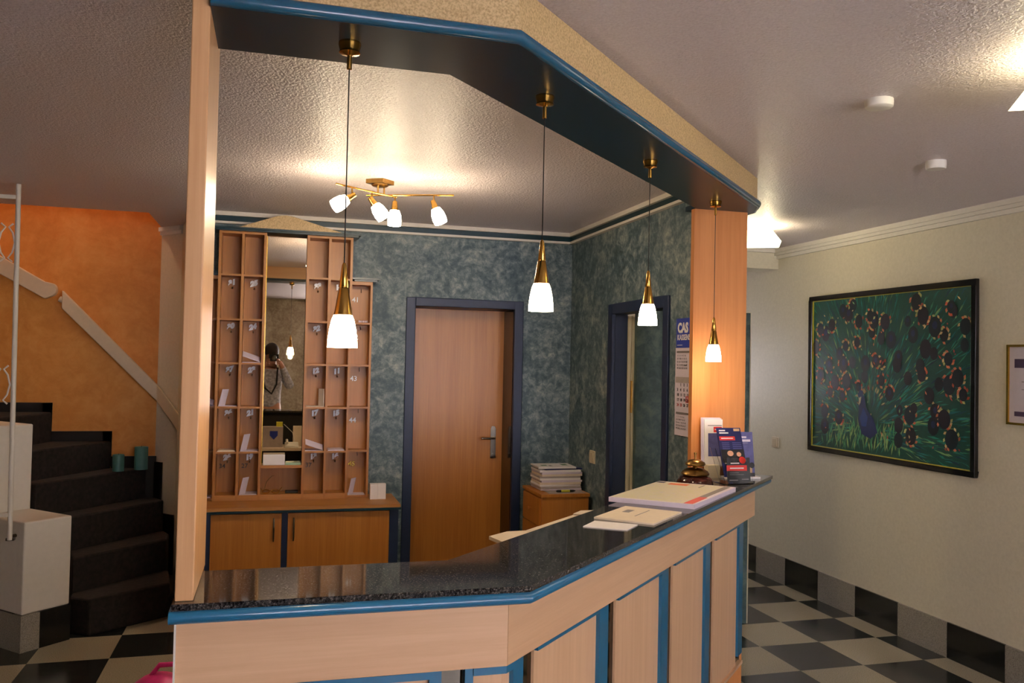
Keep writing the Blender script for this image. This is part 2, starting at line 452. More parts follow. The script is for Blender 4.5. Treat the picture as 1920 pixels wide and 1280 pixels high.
# ------------------------------------------------------------------ reception desk
desk = empty('reception_desk', (.6, 2.3, 0), 'curved-corner beech reception desk with dark granite top, blue edging and recessed panels', 'desk')
desk['label'] = 'angled beech reception desk with black granite top and bright blue edging'
gp = [(-.2, 1.979), (.612, 1.979), (2.418, 3.752), (2.36, 3.798), (2.008, 3.798), (.467, 2.275), (-.2, 2.275)]
MB().prism([gp[0], gp[1], gp[5], gp[6]], 1.095, 1.110).build('granite_top', 'granite', desk)
MB().prism([gp[1], gp[2], gp[3], gp[4], (gp[5][0]+.0014, gp[5][1])], 1.095, 1.1101).build('granite_top', 'granite', desk)
def halfround(path, z0, z1, depth):
    """half-round nosing that follows a plan path; path = outer line points with outward normals"""
    m = MB(); rings = []
    for (x, y), (nx, ny) in path:
        ring = []
        for k in range(9):
            a = -PI/2+PI*k/8
            ring.append((x-nx*depth+nx*depth*math.cos(a), y-ny*depth+ny*depth*math.cos(a), (z0+z1)/2+(z1-z0)/2*math.sin(a)))
        ring += [(x-nx*.05, y-ny*.05, z1), (x-nx*.05, y-ny*.05, z0)]
        rings.append(ring)
    return m.rings(rings)
k_ = math.tan(PI/8)
path = [((-.205, 1.967), (0, -1)), ((.617, 1.967), (k_, -1)), (dg(2.562, 0), (R2+.3, -R2+.5)), ((2.37, 3.80), (1, .4))]
halfround(path, 1.066, 1.096, .018).build('edging', 'trim_blue', desk)
MB().prism([(-.2, 2.0), (.6, 2.0), (2.37, 3.77), (2.05, 3.79), (.46, 2.215), (-.2, 2.215)], 1.066, 1.095).build('sub_top', 'soffit_shade_blue', desk)
# apron
o1, o2 = .09, .115
MB().prism([(-.196, 1.967+o1), (.617-o1*k_, 1.967+o1), (.617-o2*k_, 1.967+o2), (-.196, 1.967+o2)], .893, 1.066).build('apron', 'beech_horizontal', desk)
a_ = dg(2.6, o1); b_ = dg(2.6, o2)
def diag_obj(name, mat, s0, s1, oo0, oo1, z0, z1, parent):
    """box in the diagonal run built in its own axes so that the grain follows it"""
    base = Vector((.617, 1.967, 0)); m = MB(); cx = (s0+s1)/2; cy = (oo0+oo1)/2
    m.box(s0-cx, s1-cx, oo0-cy, oo1-cy, z0-(z0+z1)/2, z1-(z0+z1)/2)
    o = m.build(name, mat, parent, local=True)
    p = Vector((*dg(cx, cy), (z0+z1)/2)); o.location = p-wloc(parent); o.rotation_euler = (0, 0, PI/4); return o
ap = diag_obj('apron', 'beech_diagonal', .04, 2.6, o1, o2, .893, 1.066, desk)
# smoked mirror behind the panels
MB().prism([(-.196, 2.090), (.617-.123*k_, 2.090), (.617-.14*k_, 2.107), (-.196, 2.107)], .2, .893).build('mirror_backing', 'smoked_mirror', desk)
diag_obj('mirror_backing', 'smoked_mirror', .06, 2.44, .120, .14, .2, .893, desk)
# wooden infill panels, front run
zb_, zt_ = .206, .893
B(-.196, .385, 2.077, 2.089, zb_, zt_-.001).build('front_panel', 'beech', desk)
B(-.196, .385, 2.058, 2.077, zt_-.019, zt_-.001).build('blue_rail', 'trim_blue', desk)
B(.385, .415, 2.062, 2.089, .25, zt_-.001).build('blue_stile', 'trim_blue', desk)
# corner panel wraps the angle
B(.474, .495, 2.062, 2.089, .25, zt_-.001).build('blue_stile', 'trim_blue', desk)
MB().prism([(.495, 2.077), (.617-.11*k_, 2.077), dg(.085, .11), dg(.085, .119), (.617-.119*k_, 2.086), (.495, 2.086)], zb_, zt_-.001).build('front_panel', 'beech', desk)
MB().prism([(.495, 2.058), (.617-.091*k_, 2.058), dg(.085, .091), dg(.085, .11), (.617-.11*k_, 2.077), (.495, 2.077)], zt_-.019, zt_-.001).build('blue_rail', 'trim_blue', desk)
diag_obj('blue_stile', 'trim_blue', .085, .138, .098, .119, .25, zt_-.001, desk)
for s0, s1, s2 in ((.22, .635, .705), (.795, 1.212, 1.286), (1.37, 1.77, 1.838), (1.935, 2.33, 2.405)):
    diag_obj('front_panel', 'beech', s0, s1, .110, .119, zb_, zt_-.001, desk)
    diag_obj('blue_rail', 'trim_blue', s0, s1, .098, .110, zt_-.016, zt_-.001, desk)
    diag_obj('blue_stile', 'trim_blue', s1, s2, .098, .119, .25, zt_-.001, desk)
MB().prism([(-.19, 2.14), (.617-.19*k_, 2.14), dg(2.38, .19), dg(2.38, .22), (.617-.23*k_, 2.2), (-.19, 2.2)], 0, .2).build('toe_kick', 'black_matt', desk)
MB().prism([(-.196, 2.05), (.585, 2.05), dg(2.43, .1), dg(2.40, .2), (.5, 2.2), (-.196, 2.2)], .19, .206).build('bottom_board', 'beech', desk)
B(-.2, -.196, 2.05, 2.2, .2, 1.066).build('end_edging', 'white_paint', desk)
# office side: back board, writing shelf and lower desk top
MB().prism([(-.19, 2.19), (.455, 2.19), (2.02, 3.74), (2.0, 3.76), (.44, 2.21), (-.19, 2.21)], .2, 1.066).build('back_board', 'black_matt', desk)
MB().prism([(.44, 2.212), (2.0, 3.762), (1.80, 3.962), (1.30, 3.42), (.32, 2.62), (-.18, 2.62), (-.18, 2.212)], .74, .765).build('work_top', 'paper_cream', desk)
MB().prism([(.47, 2.26), (1.45, 3.23), (1.33, 3.35), (.40, 2.42), (.36, 2.26)], 1.0, 1.02).build('inner_shelf', 'rack_wood_horizontal', desk)
MB().prism([(.55, 2.50), (.57, 2.48), (.59, 2.50), (.57, 2.52)], .765, 1.0).build('shelf_bracket', 'rack_wood', desk)
MB().prism([(1.2, 3.15), (1.22, 3.13), (1.24, 3.15), (1.22, 3.17)], .765, 1.0).build('shelf_bracket', 'rack_wood', desk)

# side panel (left) and pillar (right)
sp = B(-.196, -.157, 2.0, 2.33, 1.1103, CZ-.001).build('side_panel', 'panel_wood', None, bevel=.003)
tag(sp, 'tall light beech board rising from the left end of the desk to the ceiling', 'panel')
pb = empty('wooden_pillar', (2.14, 3.9, 0), 'orange-brown beech pillar at the right end of the desk', 'pillar')
B(1.99, 2.285, 3.80, 3.834, 0, 2.43).build('front_board', 'pillar_wood', pb)
B(XR+.096, 2.28, 3.834, 4.05, 0, 2.45).build('core', 'woodchip_cream', pb)

# ------------------------------------------------------------------ header above the desk
hd = empty('canopy_header', (.9, 2.6, 2.43), 'angled dark teal overhead canopy with gold-beige fascia above the desk', 'canopy')
inn = [(-.157, 2.263), (.441, 2.263), (1.99, 3.792), (1.99, 3.9)]
out = [(-.157, 1.977), (.563, 1.977), (2.262, 3.655), (2.335, 3.80), (2.335, 3.9)]
MB().prism([(-.157, 1.99), (.558, 1.99), (2.255, 3.665), (2.325, 3.80), (2.325, 3.9)]+inn[::-1], 2.43, 2.455).build('soffit', 'soffit_shade_blue', hd)
hp_ = [((-.157, 1.972), (0, -1)), ((.563, 1.972), (k_, -1)), ((2.27, 3.652), (R2+.3, -R2+.4)), ((2.342, 3.80), (1, 0)), ((2.342, 3.9), (1, 0))]
halfround(hp_, 2.431, 2.464, .012).build('edging', 'header_blue', hd)
MB().prism([(-.157, 1.99), (.558, 1.99), (2.258, 3.668), (2.328, 3.80), (2.328, 3.83), (2.30, 3.83), (2.245, 3.69), (.548, 2.012), (-.157, 2.012)], 2.455, CZ-.001).build('fascia', 'gold_laminate', hd)
MB().prism([(-.157, 2.24), (.45, 2.24), (1.99, 3.77), (1.99, 3.79), (.441, 2.262), (-.157, 2.262)], 2.455, CZ-.001).build('inner_fascia', 'beech_horizontal', hd)

# ------------------------------------------------------------------ pendant lamps
def make_pendant():
    r = empty('pendant_lamp', (0, 0, 0))
    MB().lathe([(.012, 0), (.027, 0), (.028, -.006), (.024, -.02), (.026, -.026), (.010, -.030), (.006, -.032), (.0065, -.066), (.003, -.067)], (0, 0, 0)).build('ceiling_rose', 'brass', r, local=True)
    cone = MB().lathe([(.003, .128), (.006, .122), (.0115, .068), (.0105, .066), (.0122, .064), (.0225, .0)], (0, 0, 0)).build('cone', 'brass', r, local=True)
    cone.location = (0, 0, 0)
    sh = MB().lathe([(.004, .001), (.0225, .0), (.0275, -.012), (.0325, -.035), (.0355, -.060), (.0365, -.080), (.034, -.080), (.030, -.04), (.02, -.006), (.004, -.004)], (0, 0, 0)).build('glass_shade', 'lit_glass', r, local=True)
    cd = MB().lathe([(.0016, 0), (.0016, 1)], (0, 0, 0), n=8).build('cord', 'cord_black', r, local=True)
    return r
pl0 = make_pendant()
for i, (x, y, zc, lb) in enumerate([(.160, 2.114, 1.757, 'brass cone pendant lamp with white glass, hanging largest and leftmost before the key rack'),
                                    (.743, 2.353, 1.880, 'brass cone pendant lamp hanging between the office door and the wall corner'),
                                    (1.363, 2.967, 1.881, 'brass cone pendant lamp hanging in front of the dark blue open doorway'),
                                    (1.989, 3.591, 1.752, 'smallest brass cone pendant lamp, hanging in front of the beech pillar')]):
    o = pl0 if i == 0 else copy_tree(pl0)
    o.location = (x, y, 2.43); o['label'] = lb; o['category'] = 'lamp'; o['group'] = 'pendant lamps under the canopy'
    for ch in o.children:
        b_ = ch.name.split('.')[0]
        if b_ in ('cone', 'glass_shade'): ch.location = (0, 0, zc-2.43)
        if b_ == 'cord': ch.location = (0, 0, zc+.126-2.43); ch.scale = (1, 1, 2.43-.066-(zc+.126))

# ------------------------------------------------------------------ track light with four spots
tr = empty('ceiling_spotlight', (.503, 4.39, CZ), 'brass crossed-bar ceiling spotlight with four lit white glass shades', 'lamp')
MB().prism([(.43, 4.385), (.51, 4.33), (.575, 4.39), (.50, 4.45)], CZ-.022, CZ-.0005).lathe([(.035, CZ-.034), (.043, CZ-.03), (.043, CZ-.022), (.03, CZ-.021)], (.503, 4.39, 0)).build('canopy', 'antique_brass', tr)
MB().tube([(.49, 4.36, CZ-.03), (.49, 4.36, 2.497)], .0045).build('stem', 'brass', tr)
MB().tube([(.525, 4.39, CZ-.03), (.525, 4.39, 2.497)], .0045).build('stem', 'brass', tr)
MB().tube([(.268, 4.191, 2.5), (.590, 4.395, 2.492)], .0045).build('bar', 'brass', tr)
MB().tube([(.440, 4.432, 2.5), (.867, 4.264, 2.5)], .0045).build('bar', 'brass', tr)
heads = [((.350, 4.243, 2.496), (-.055, -.01, -.038)), ((.455, 4.310, 2.494), (.036, -.01, -.052)), ((.580, 4.375, 2.492), (0.0, 0.0, -.06)), ((.770, 4.302, 2.498), (.022, -.012, -.06))]
for (px, py, pz), dr in heads:
    dv = Vector(dr).normalized(); jt = Vector((px, py, pz-.042))
    sk = MB().tube([(px, py, pz), tuple(jt)], .004).lathe([(.006, -.03), (.012, -.028), (.019, .028), (.010, .03)], tuple(jt+dv*.01), tuple(dv), 16).build('spot_holder', 'brass', tr)
    MB().lathe([(.015, .028), (.024, .03), (.033, .055), (.036, .085), (.033, .108), (.028, .109), (.02, .105)], tuple(jt), tuple(dv), 24).build('glass_shade', 'lit_track_glass', sk)

# lobby ceiling lamps: truncated glass pyramids
def pyramid_lamp(cx, cy, wdt, zt, zb2, label):
    r = empty('ceiling_lamp', (cx, cy, CZ), label, 'lamp', 'square glass ceiling lamps')
    ca_, sa_ = math.cos(-PI/6), math.sin(-PI/6)
    W_ = lambda x, y, z: (cx+x*ca_-y*sa_, cy+x*sa_+y*ca_, z)
    MB().prism([W_(x, y, 0)[:2] for x, y in ((-.05, -.05), (.05, -.05), (.05, .05), (-.05, .05))], zt, CZ-.0005).build('mount', 'white_plastic', r)
    h = wdt/2; t2 = h*.62
    m = MB()
    for s0, s1 in (((-1, -1), (1, -1)), ((1, -1), (1, 1)), ((1, 1), (-1, 1)), ((-1, 1), (-1, -1))):
        m.quad([W_(s0[0]*h, s0[1]*h, zb2), W_(s1[0]*h, s1[1]*h, zb2), W_(s1[0]*t2, s1[1]*t2, zt), W_(s0[0]*t2, s0[1]*t2, zt)])
    m.quad([W_(-h, -h, zb2), W_(-h, h, zb2), W_(h, h, zb2), W_(h, -h, zb2)])
    o = m.build('glass_shade', 'lit_square_glass', r)
    md = o.modifiers.new('s', 'SOLIDIFY'); md.thickness = .004
    for sx_ in (-1, 1):
        MB().ell(W_(sx_*.075, 0, zt+.008), .018, .018, .012, 12, 8).build('bulb', 'bulb', r)
pyramid_lamp(3.015, 4.905, .30, 2.535, 2.45, 'lit square glass ceiling lamp half hidden behind the beech pillar')
pyramid_lamp(2.20, 1.877, .30, 2.535, 2.45, 'lit square glass ceiling lamp cut by the right edge of the photo')
for (x, y, r_, h_, lb) in ((1.974, 2.449, .047, .028, 'larger round white smoke detector on the ceiling, nearer the square lamp'), (2.789, 3.089, .043, .036, 'smaller round white ceiling detector nearer the painting wall')):
    tag(MB().lathe([(r_*.98, CZ-.0005), (r_, CZ-h_*.4), (r_*.97, CZ-h_*.9), (r_*.9, CZ-h_), (r_*.3, CZ-h_-.002)], (x, y, 0), n=32).build('smoke_detector', 'white_plastic'), lb, 'smoke detector', 'ceiling detectors')

# ------------------------------------------------------------------ pigeonhole rack
ry = 5.565; KX = 5.565/5.62
Zc = lambda z: 1.65+(z-1.65)*KX
rows = [Zc(z) for z in (2.171, 1.890, 1.613, 1.336, 1.053)]
zbt = .756; ztp = Zc(2.440)
rack = empty('key_rack', (.065, 5.66, .754), 'beech key rack of pigeonholes with a tall mirror, standing on the low cabinet', 'rack')
B(-.345, .475, 5.705, 5.719, .755, ztp).build('back_board', 'rack_wood', rack)
B(-.488, -.346, 5.708, 5.719, .755, Zc(2.16)).build('back_board', 'rack_wood', rack)
B(.476, .612, 5.708, 5.719, .755, Zc(2.16)).build('back_board', 'rack_wood', rack)
th = .016
for x in (-.347, -.211, -.078, .186, .322, .459):
    B(x, x+th, ry-.01, 5.706, .755, ztp).build('divider', 'rack_wood', rack)
for x in (-.49, .597):
    B(x, x+.014, ry+.03, 5.71, .755, Zc(2.16)).build('divider', 'rack_wood', rack)
cols = {'L': (-.476, -.348, ry+.03), 'A': (-.331, -.211, ry-.006), 'B': (-.195, -.078, ry-.006), 'C': (.202, .322, ry-.006), 'D': (.338, .459, ry-.006), 'E': (.476, .597, ry+.03)}
for nm, (a, b, yy) in cols.items():
    for j, z in enumerate(rows):
        if nm in 'LE' and j == 0: continue
        B(a, b, yy, 5.706, z-.012, z).build('shelf', 'rack_wood_horizontal', rack)
    B(a, b, yy, 5.706, .755, .788 if nm not in 'LE' else .768).build('shelf', 'rack_wood_horizontal', rack)
    if nm in 'LE': B(a, b, yy, 5.706, Zc(2.16)-.022, Zc(2.16)).build('shelf', 'rack_wood_horizontal', rack)
    else: B(a, b, yy, 5.706, ztp-.014, ztp).build('shelf', 'rack_wood_horizontal', rack)
B(-.062, .186, ry-.006, 5.706, .755, .788).build('shelf', 'rack_wood_horizontal', rack)
B(-.062, .186, ry-.02, 5.706, .955, .972).build('mirror_ledge', 'rack_wood_horizontal', rack)
mr = B(-.058, .184, 5.61, 5.616, .973, ztp-.014).build('mirror', 'mirror_glass', rack)
MB().box(-.0635, -.0575, 5.60, 5.615, .973, ztp-.014).build('mirror_edge', 'gold', rack)
MB().prism([(-.40, 5.53), (.505, 5.53), (.505, 5.719), (-.40, 5.719)], ztp+.001, ztp+.012).prism([(-.42, 5.515), (.52, 5.515), (.52, 5.719), (-.42, 5.719)], ztp+.012, ztp+.022).build('cornice', 'teal_edge', rack)
for a, b in ((-.509, -.352), (.478, .655)):
    MB().box(a+.015, b-.015*(b > 0), 5.60, 5.719, Zc(2.162), Zc(2.174)).box(a, b, 5.585, 5.719, Zc(2.174), Zc(2.186)).build('cornice', 'teal_edge', rack)
zq = ztp+.0225
MB().extr([(-.245, 5.55, zq), (.42, 5.55, zq), (.10, 5.55, zq+.088), (.05, 5.55, zq+.094), (-.0, 5.55, zq+.088)], (0, .13, 0)).build('pediment', 'gold_laminate', rack)
# room numbers and hooks
tagsn = {'A': ['31', '30', '37', '36', '26'], 'B': ['25', '24', '23', '21', '19'], 'C': ['33', '32', '12', '17', '13'], 'D': ['14', '10', '11', '15', '16']}
rowz = rows
for nm, lst in tagsn.items():
    a, b, yy = cols[nm]; cx = (a+b)/2
    for j, tx in enumerate(lst):
        zt = rowz[j]
        vs, fs = text(tx, .044, frame4((cx-.02, 5.68, zt-.066), (1, .0, .28), (0, 0, 1)), .002, .0042)
        MB().add(vs, fs).build('room_number', 'tag_metal', rack, merge=False)
        MB().tube([(cx+.004, 5.706, zt-.075), (cx+.004, 5.685, zt-.082), (cx+.004, 5.68, zt-.078)], .005, 6).build('hook', 'antique_brass', rack)
for j, tx in enumerate(['41', '42', '43', '44', '45']):
    zt = (Zc(2.14), rows[1], rows[2], rows[3], rows[4])[j]
    for nm, body in (('E', tx), ('L', ['36', '37', '38', '39', '35'][j])):
        a, b, yy = cols[nm]
        dz = .108 if j < 4 else .115
        vs, fs = text(body, .046, frame4((a+.012, 5.700, zt-dz), (1, 0, 0), (0, 0, 1)), .002, .001)
        MB().add(vs, fs).build('room_number', 'gold' if nm == 'L' or j == 4 else 'tag_metal', rack, merge=False)
        MB().tube([((a+b)/2+.01, 5.707, zt-.02), ((a+b)/2+.01, 5.69, zt-.045)], .002, 6).build('hook', 'steel_dark', rack)
for nm, tx in (('A', '34'), ('B', '27'), ('C', '37')):
    a, b, yy = cols[nm]
    vs, fs = text(tx, .04, frame4((a+.012, 5.700, rows[4]-.118), (1, 0, 0), (0, 0, 1)), .0015, .0003)
    MB().add(vs, fs).build('room_number', 'steel_dark', rack, merge=False)

# leaflets lying and leaning in the pigeonholes
def leaflet(col, z, kind, label, w_=.10, mat='paper_lilac'):
    a, b, yy = cols[col]; m = MB(); z += .0006
    yf_ = yy+.004; yb_ = 5.695; cx = (a+b)/2
    if kind == 'leanleft':
        x0 = a+.004
        m.box(x0+.002, b-.006, yf_, yb_, z, z+.003)
        m.extr([(x0+.002, yf_, z+.003), (x0+.005, yf_, z+.003), (x0+.026, yf_+.012, z+.105), (x0+.023, yf_+.012, z+.105)], (.034, .05, 0))
    if kind == 'leanright':
        x0 = b-.004
        m.box(a+.004, x0-.002, yf_, yb_, z, z+.003)
        m.extr([(x0-.006, yf_, z+.003), (x0-.003, yf_, z+.003), (x0-.003, yf_, z+.115), (x0-.006, yf_, z+.115)], (-.03, .05, 0))
    if kind == 'open':
        m.box(a+.004, b-.004, yf_, yb_, z, z+.003)
        m.extr([(b-.006, yf_, z+.003), (b-.008, yf_, z+.006), (a+.006, yf_+.01, z+.042), (a+.004, yf_+.01, z+.039)], (.0, .05, .03))
    if kind == 'flat':
        m.box(a+.008, b-.008, yf_, yb_, z, z+.004).box(a+.014, b-.012, yf_+.004, yb_, z+.004, z+.007)
    o = m.build('leaflet', mat, None); return tag(o, label, 'leaflet', 'leaflets in the key rack')
leaflet('B', rows[2], 'open', 'half-open leaflet in the second rack column, two cells below the top number')
leaflet('A', rows[3], 'leanleft', 'folded leaflet standing at the left of a cell in the first full rack column')
leaflet('B', rows[4], 'leanleft', 'folded leaflet left of the mirror, level with the box seen in its glass')
leaflet('B', .788, 'leanleft', 'folded leaflet in the bottom cell beside the eyeglasses')
leaflet('L', rows[3], 'open', 'leaflets half hidden by the tall side board, in the rack column beside it')
leaflet('L', .768, 'flat', 'flat papers in the bottom cell beside the tall side board')
leaflet('C', rows[3], 'leanright', 'folded leaflet standing at the right of a cell just right of the mirror', mat='paper_cream')
leaflet('C', rows[4], 'open', 'half-open leaflet in the cell right of the mirror, one above the bottom row')
leaflet('D', rows[4], 'flat', 'flat leaflet in the second column right of the mirror')
leaflet('E', .768, 'leanleft', 'crumpled leaflet in the bottom cell of the rightmost rack column')
leaflet('A', rows[4], 'flat', 'thin paper slip lying in the first full rack column above the bottom row', mat='paper_cream')
m = MB()
for k in range(5): m.lathe([(.006, -.006), (.0085, -.003), (.0085, .003), (.006, .006)], (.535+k*.0125, 5.66, rows[1]+.0092), (1, 0, 0), 12)
tag(m.build('paper_roll', 'paper_lilac'), 'small pinkish ribbed roll on the shelf below number 41', 'roll')
tag(B(-.050, .083, 5.555, 5.57, .9725, 1.04).build('card_box', 'paper_white', None, bevel=.002), 'white card box standing on the ledge in front of the mirror', 'box')
tag(B(.087, .18, 5.56, 5.59, .9725, .985).build('sticky_pad', 'glass_green'), 'small pale green pad on the mirror ledge beside the white box', 'pad')
gl = empty('eyeglasses', (0.0, 5.62, .788), 'gold-rimmed eyeglasses lying in the cell below the mirror', 'eyeglasses')
for cx_ in (-.028, .03):
    MB().tube([(cx_+.022*math.cos(a), 5.60, .803+.012*math.sin(a)) for a in [2*PI*k/16 for k in range(16)]], .0026, 6, True).build('rim', 'gold', gl)
MB().tube([(-.006, 5.60, .805), (.0, 5.597, .808), (.008, 5.60, .805)], .0022, 6).tube([(-.05, 5.60, .806), (-.06, 5.595, .825)], .0026, 6).tube([(.052, 5.60, .806), (.07, 5.595, .828)], .0026, 6).build('bridge', 'gold', gl)
MB().tube([(-.04, 5.60, .812), (-.025, 5.63, .86), (.005, 5.65, .892), (.02, 5.655, .896)], .0026, 6).build('temple', 'antique_brass', gl)
tag(B(.09, .17, 5.60, 5.67, .7885, .800).build('key_case', 'black_matt', None, bevel=.003), 'flat black case in the cell below the mirror', 'case')

# low cabinet below the rack
cb = empty('low_cabinet', (.1, 5.5, 0), 'low beech cabinet with navy frame and two arched handles', 'cabinet')
MB().box(-.50, .772, 5.335, 5.719, .0, .728).build('body', 'rack_wood', cb)
MB().box(-.505, .781, 5.292, 5.719, .735, .7545).build('top', 'rack_wood_horizontal', cb)
MB().box(-.508, .785, 5.284, 5.719, .722, .7345).build('top_edging', 'teal_edge', cb)
for a, b in ((.071, .105), (.718, .773), (-.362, -.336)):
    B(a, b, 5.312, 5.334, .08, .72).build('navy_stile', 'navy_paint', cb)
for a, b, hx_ in ((-.334, .069, .025), (.107, .716, .141)):
    dr = B(a, b, 5.31, 5.333, .1, .714).build('door', 'door_wood', cb)
    MB().tube([(hx_, 5.311, .684), (hx_, 5.292, .665), (hx_, 5.285, .62), (hx_, 5.292, .57), (hx_, 5.311, .547)], [.004, .005, .0055, .005, .004], 8).build('handle', 'steel_dark', dr)
dr = B(-.49, -.364, 5.31, 5.333, .1, .714).build('door', 'door_wood', cb)
wb = empty('white_carton', (.665, 5.52, .755), 'small white carton on the low cabinet at the right foot of the rack', 'box')
B(.615, .662, 5.49, 5.54, .7552, .852).build('half', 'paper_white', wb); B(.664, .715, 5.495, 5.54, .7552, .852).build('half', 'paper_white', wb)

# ------------------------------------------------------------------ commode, magazines, switches
cm = empty('drawer_cabinet', (1.83, 5.42, 0), 'small beech drawer unit in the corner under the magazine stack', 'cabinet')
B(1.69, 1.999, 5.215, 5.62, .02, .785).build('body', 'door_wood', cm)
B(1.672, 2.004, 5.205, 5.63, .786, .806).build('top', 'door_wood', cm)
B(1.682, 1.69, 5.215, 5.62, .02, .785).build('side_edge', 'door_wood', cm)
for z0, z1 in ((.60, .775), (.415, .59), (.23, .405), (.04, .22)):
    d_ = B(1.668, 1.682, 5.24, 5.60, z0, z1).build('drawer', 'door_wood', cm)
    MB().lathe([(.005, 0), (.005, .01), (.011, .016), (.009, .022), (.001, .024)], (1.668, 5.42, (z0+z1)/2), (-1, 0, 0), 14).build('knob', 'door_wood', d_)
tag(B(1.735, 1.985, 5.225, 5.42, .8065, .809).build('grey_sheet', 'paper_grey'), 'grey sheet of paper under the marker pen on the drawer unit', 'paper')
mk = empty('marker_pen', (1.85, 5.27, .81), 'yellow and black marker pen lying before the magazine stack', 'pen')
mz = .8172
MB().lathe([(.0075, -.03), (.008, 0), (.0075, .03)], (1.855, 5.265, mz), (1, 0, 0), 14).build('barrel', 'marker_yellow', mk)
MB().lathe([(.004, -.062), (.0075, -.055), (.0078, -.03)], (1.855, 5.265, mz), (1, 0, 0), 14).build('cap', 'black_matt', mk)
MB().lathe([(.0078, .03), (.0072, .052), (.002, .07)], (1.855, 5.265, mz), (1, 0, 0), 14).build('tip', 'black_matt', mk)
z = .8095; rnd = random.Random(3)
mats_ = ['paper_lilac', 'paper_grey', 'paper_white', 'paper_cream', 'paper_lilac', 'paper_white', 'paper_grey', 'paper_cream', 'paper_lilac', 'paper_white', 'ink_navy', 'paper_white']
nm_mag = len(mats_)
words = ['bottom magazine of the stack in the corner', 'second magazine up from the bottom of the corner stack', 'third magazine from the bottom of the corner stack', 'cream magazine fourth from the bottom of the corner stack', 'fifth magazine from the bottom of the corner stack', 'sixth magazine from the bottom of the corner stack', 'grey magazine in the middle of the corner stack', 'cream magazine above the middle of the corner stack', 'fourth magazine from the top of the corner stack', 'third magazine from the top of the corner stack', 'dark blue magazine second from the top of the corner stack', 'top magazine of the corner stack, with printed cover']
for i, mt in enumerate(mats_):
    h_ = rnd.uniform(.010, .016) if i < 10 else .011
    if mt == 'ink_navy': h_ = .009
    cx = 1.853+rnd.uniform(-.006, .006); cy = 5.452+rnd.uniform(-.004, .006); an = rnd.uniform(-.04, .04)
    wd, dp = (.285, .215)
    if i == nm_mag-1: cx -= .02; wd = .26; an = -.05
    if mt == 'ink_navy': cx += .005; an = .1; wd = .27; dp = .2
    c_, s_ = math.cos(an), math.sin(an)
    P_ = lambda lx, ly: (cx+lx*c_-ly*s_, cy+lx*s_+ly*c_)
    mg = MB().prism([P_(-wd/2, -dp/2), P_(wd/2, -dp/2), P_(wd/2, dp/2), P_(-wd/2, dp/2)], z+.0003, z+h_).build('magazine', mt, None, bevel=.0015)
    tag(mg, words[i], 'magazine', 'magazines stacked on the drawer unit')
    if i == nm_mag-1:
        B(cx-.09, cx-.05, cy-.03, cy+.01, z+h_, z+h_+.0006).build('cover_print', 'glass_green', mg)
        B(cx-.04, cx-.02, cy-.05, cy-.01, z+h_, z+h_+.0006).build('cover_print', 'ink_grey', mg)
        B(cx+.06, cx+.10, cy-.02, cy+.05, z+h_, z+h_+.0006).build('cover_print', 'glass_green', mg)
    z += h_
def switch(name, x, y, z, label, n):
    r = empty(name, (x, y, z), label, 'switch')
    B(x-.012, x-.0005, y-.042, y+.042, z-.042*n, z+.042*n).build('plate', 'switch_cream', r, bevel=.003)
    for k in range(n):
        zz = z+(k-(n-1)/2)*.075
        B(x-.018, x-.012, y-.03, y+.03, zz-.03, zz+.03).build('rocker', 'switch_cream', r, bevel=.002)
switch('light_switch', XR, 5.235, 1.04, 'cream light switch on the green wall left of the blue doorway', 1)
switch('wall_switch', XP, 5.84, 1.068, 'pale wall switch on the cream wall left of the peacock painting', 1)

# ------------------------------------------------------------------ wall calendar
ca = empty('wall_calendar', (2.03, 3.95, 1.6), 'long three-month wall calendar with blue header, hanging beside the beech pillar', 'calendar')
xk = XR-.004; yl, yr = 4.055, 3.842
MB().box(xk-.002, xk, yr, yl, 1.742, 1.895).build('header', 'ink_blue', ca)
MB().box(xk-.0026, xk-.002, yl-.07, yl-.012, 1.755, 1.758).build('text_line', 'paper_white', ca)
def sheet(z1, z0, dx, slant=0):
    return MB().extr([(xk-.002-dx, yl-slant, z1), (xk-.002-dx, yr-slant, z1), (xk-.002-dx*1.2, yr, z0), (xk-.002-dx*1.2, yl, z0)], (.0018, 0, 0)).build('month_sheet', 'paper_lilac', ca)
sheet(1.742, 1.60, .002); sheet(1.60, 1.425, .003); sheet(1.425, 1.29, .002)
fm = lambda y, z: frame4((xk-.0075, y, z), (0, -1, 0), (0, 0, 1))
for body, sz, y_, z_, mat, bd, sx in (('CAS', .068, yl-.018, 1.823, 'paper_white', .0035, .92), ('KASSENS', .04, yl-.014, 1.783, 'paper_white', .001, .9)):
    vs, fs = text(body, sz, frame4((xk-.0028, y_, z_), (0, -1, 0), (0, 0, 1)), .0004, bd, sx=sx)
    MB().add(vs, fs).build('lettering', mat, ca, merge=False)
for z_, sz, ln in ((1.71, .013, 1.0), (1.395, .012, 1.0)):
    MB().box(xk-.0078, xk-.0068, yl-.19, yl-.02, z_+.006, z_+.016).build('month_bar', 'ink_grey', ca)
    body = '\n'.join('  '.join('%2d' % (r_*7+c_+1) for c_ in range(6)) for r_ in range(5))
    vs, fs = text(body, sz, fm(yl-.022, z_-.012), .0003, 0, spacing=1.25)
    MB().add(vs, fs).build('dates', 'ink_black', ca, merge=False)
MB().box(xk-.0078, xk-.0068, yl-.2, yl-.012, 1.562, 1.592).build('month_bar', 'paper_grey', ca)
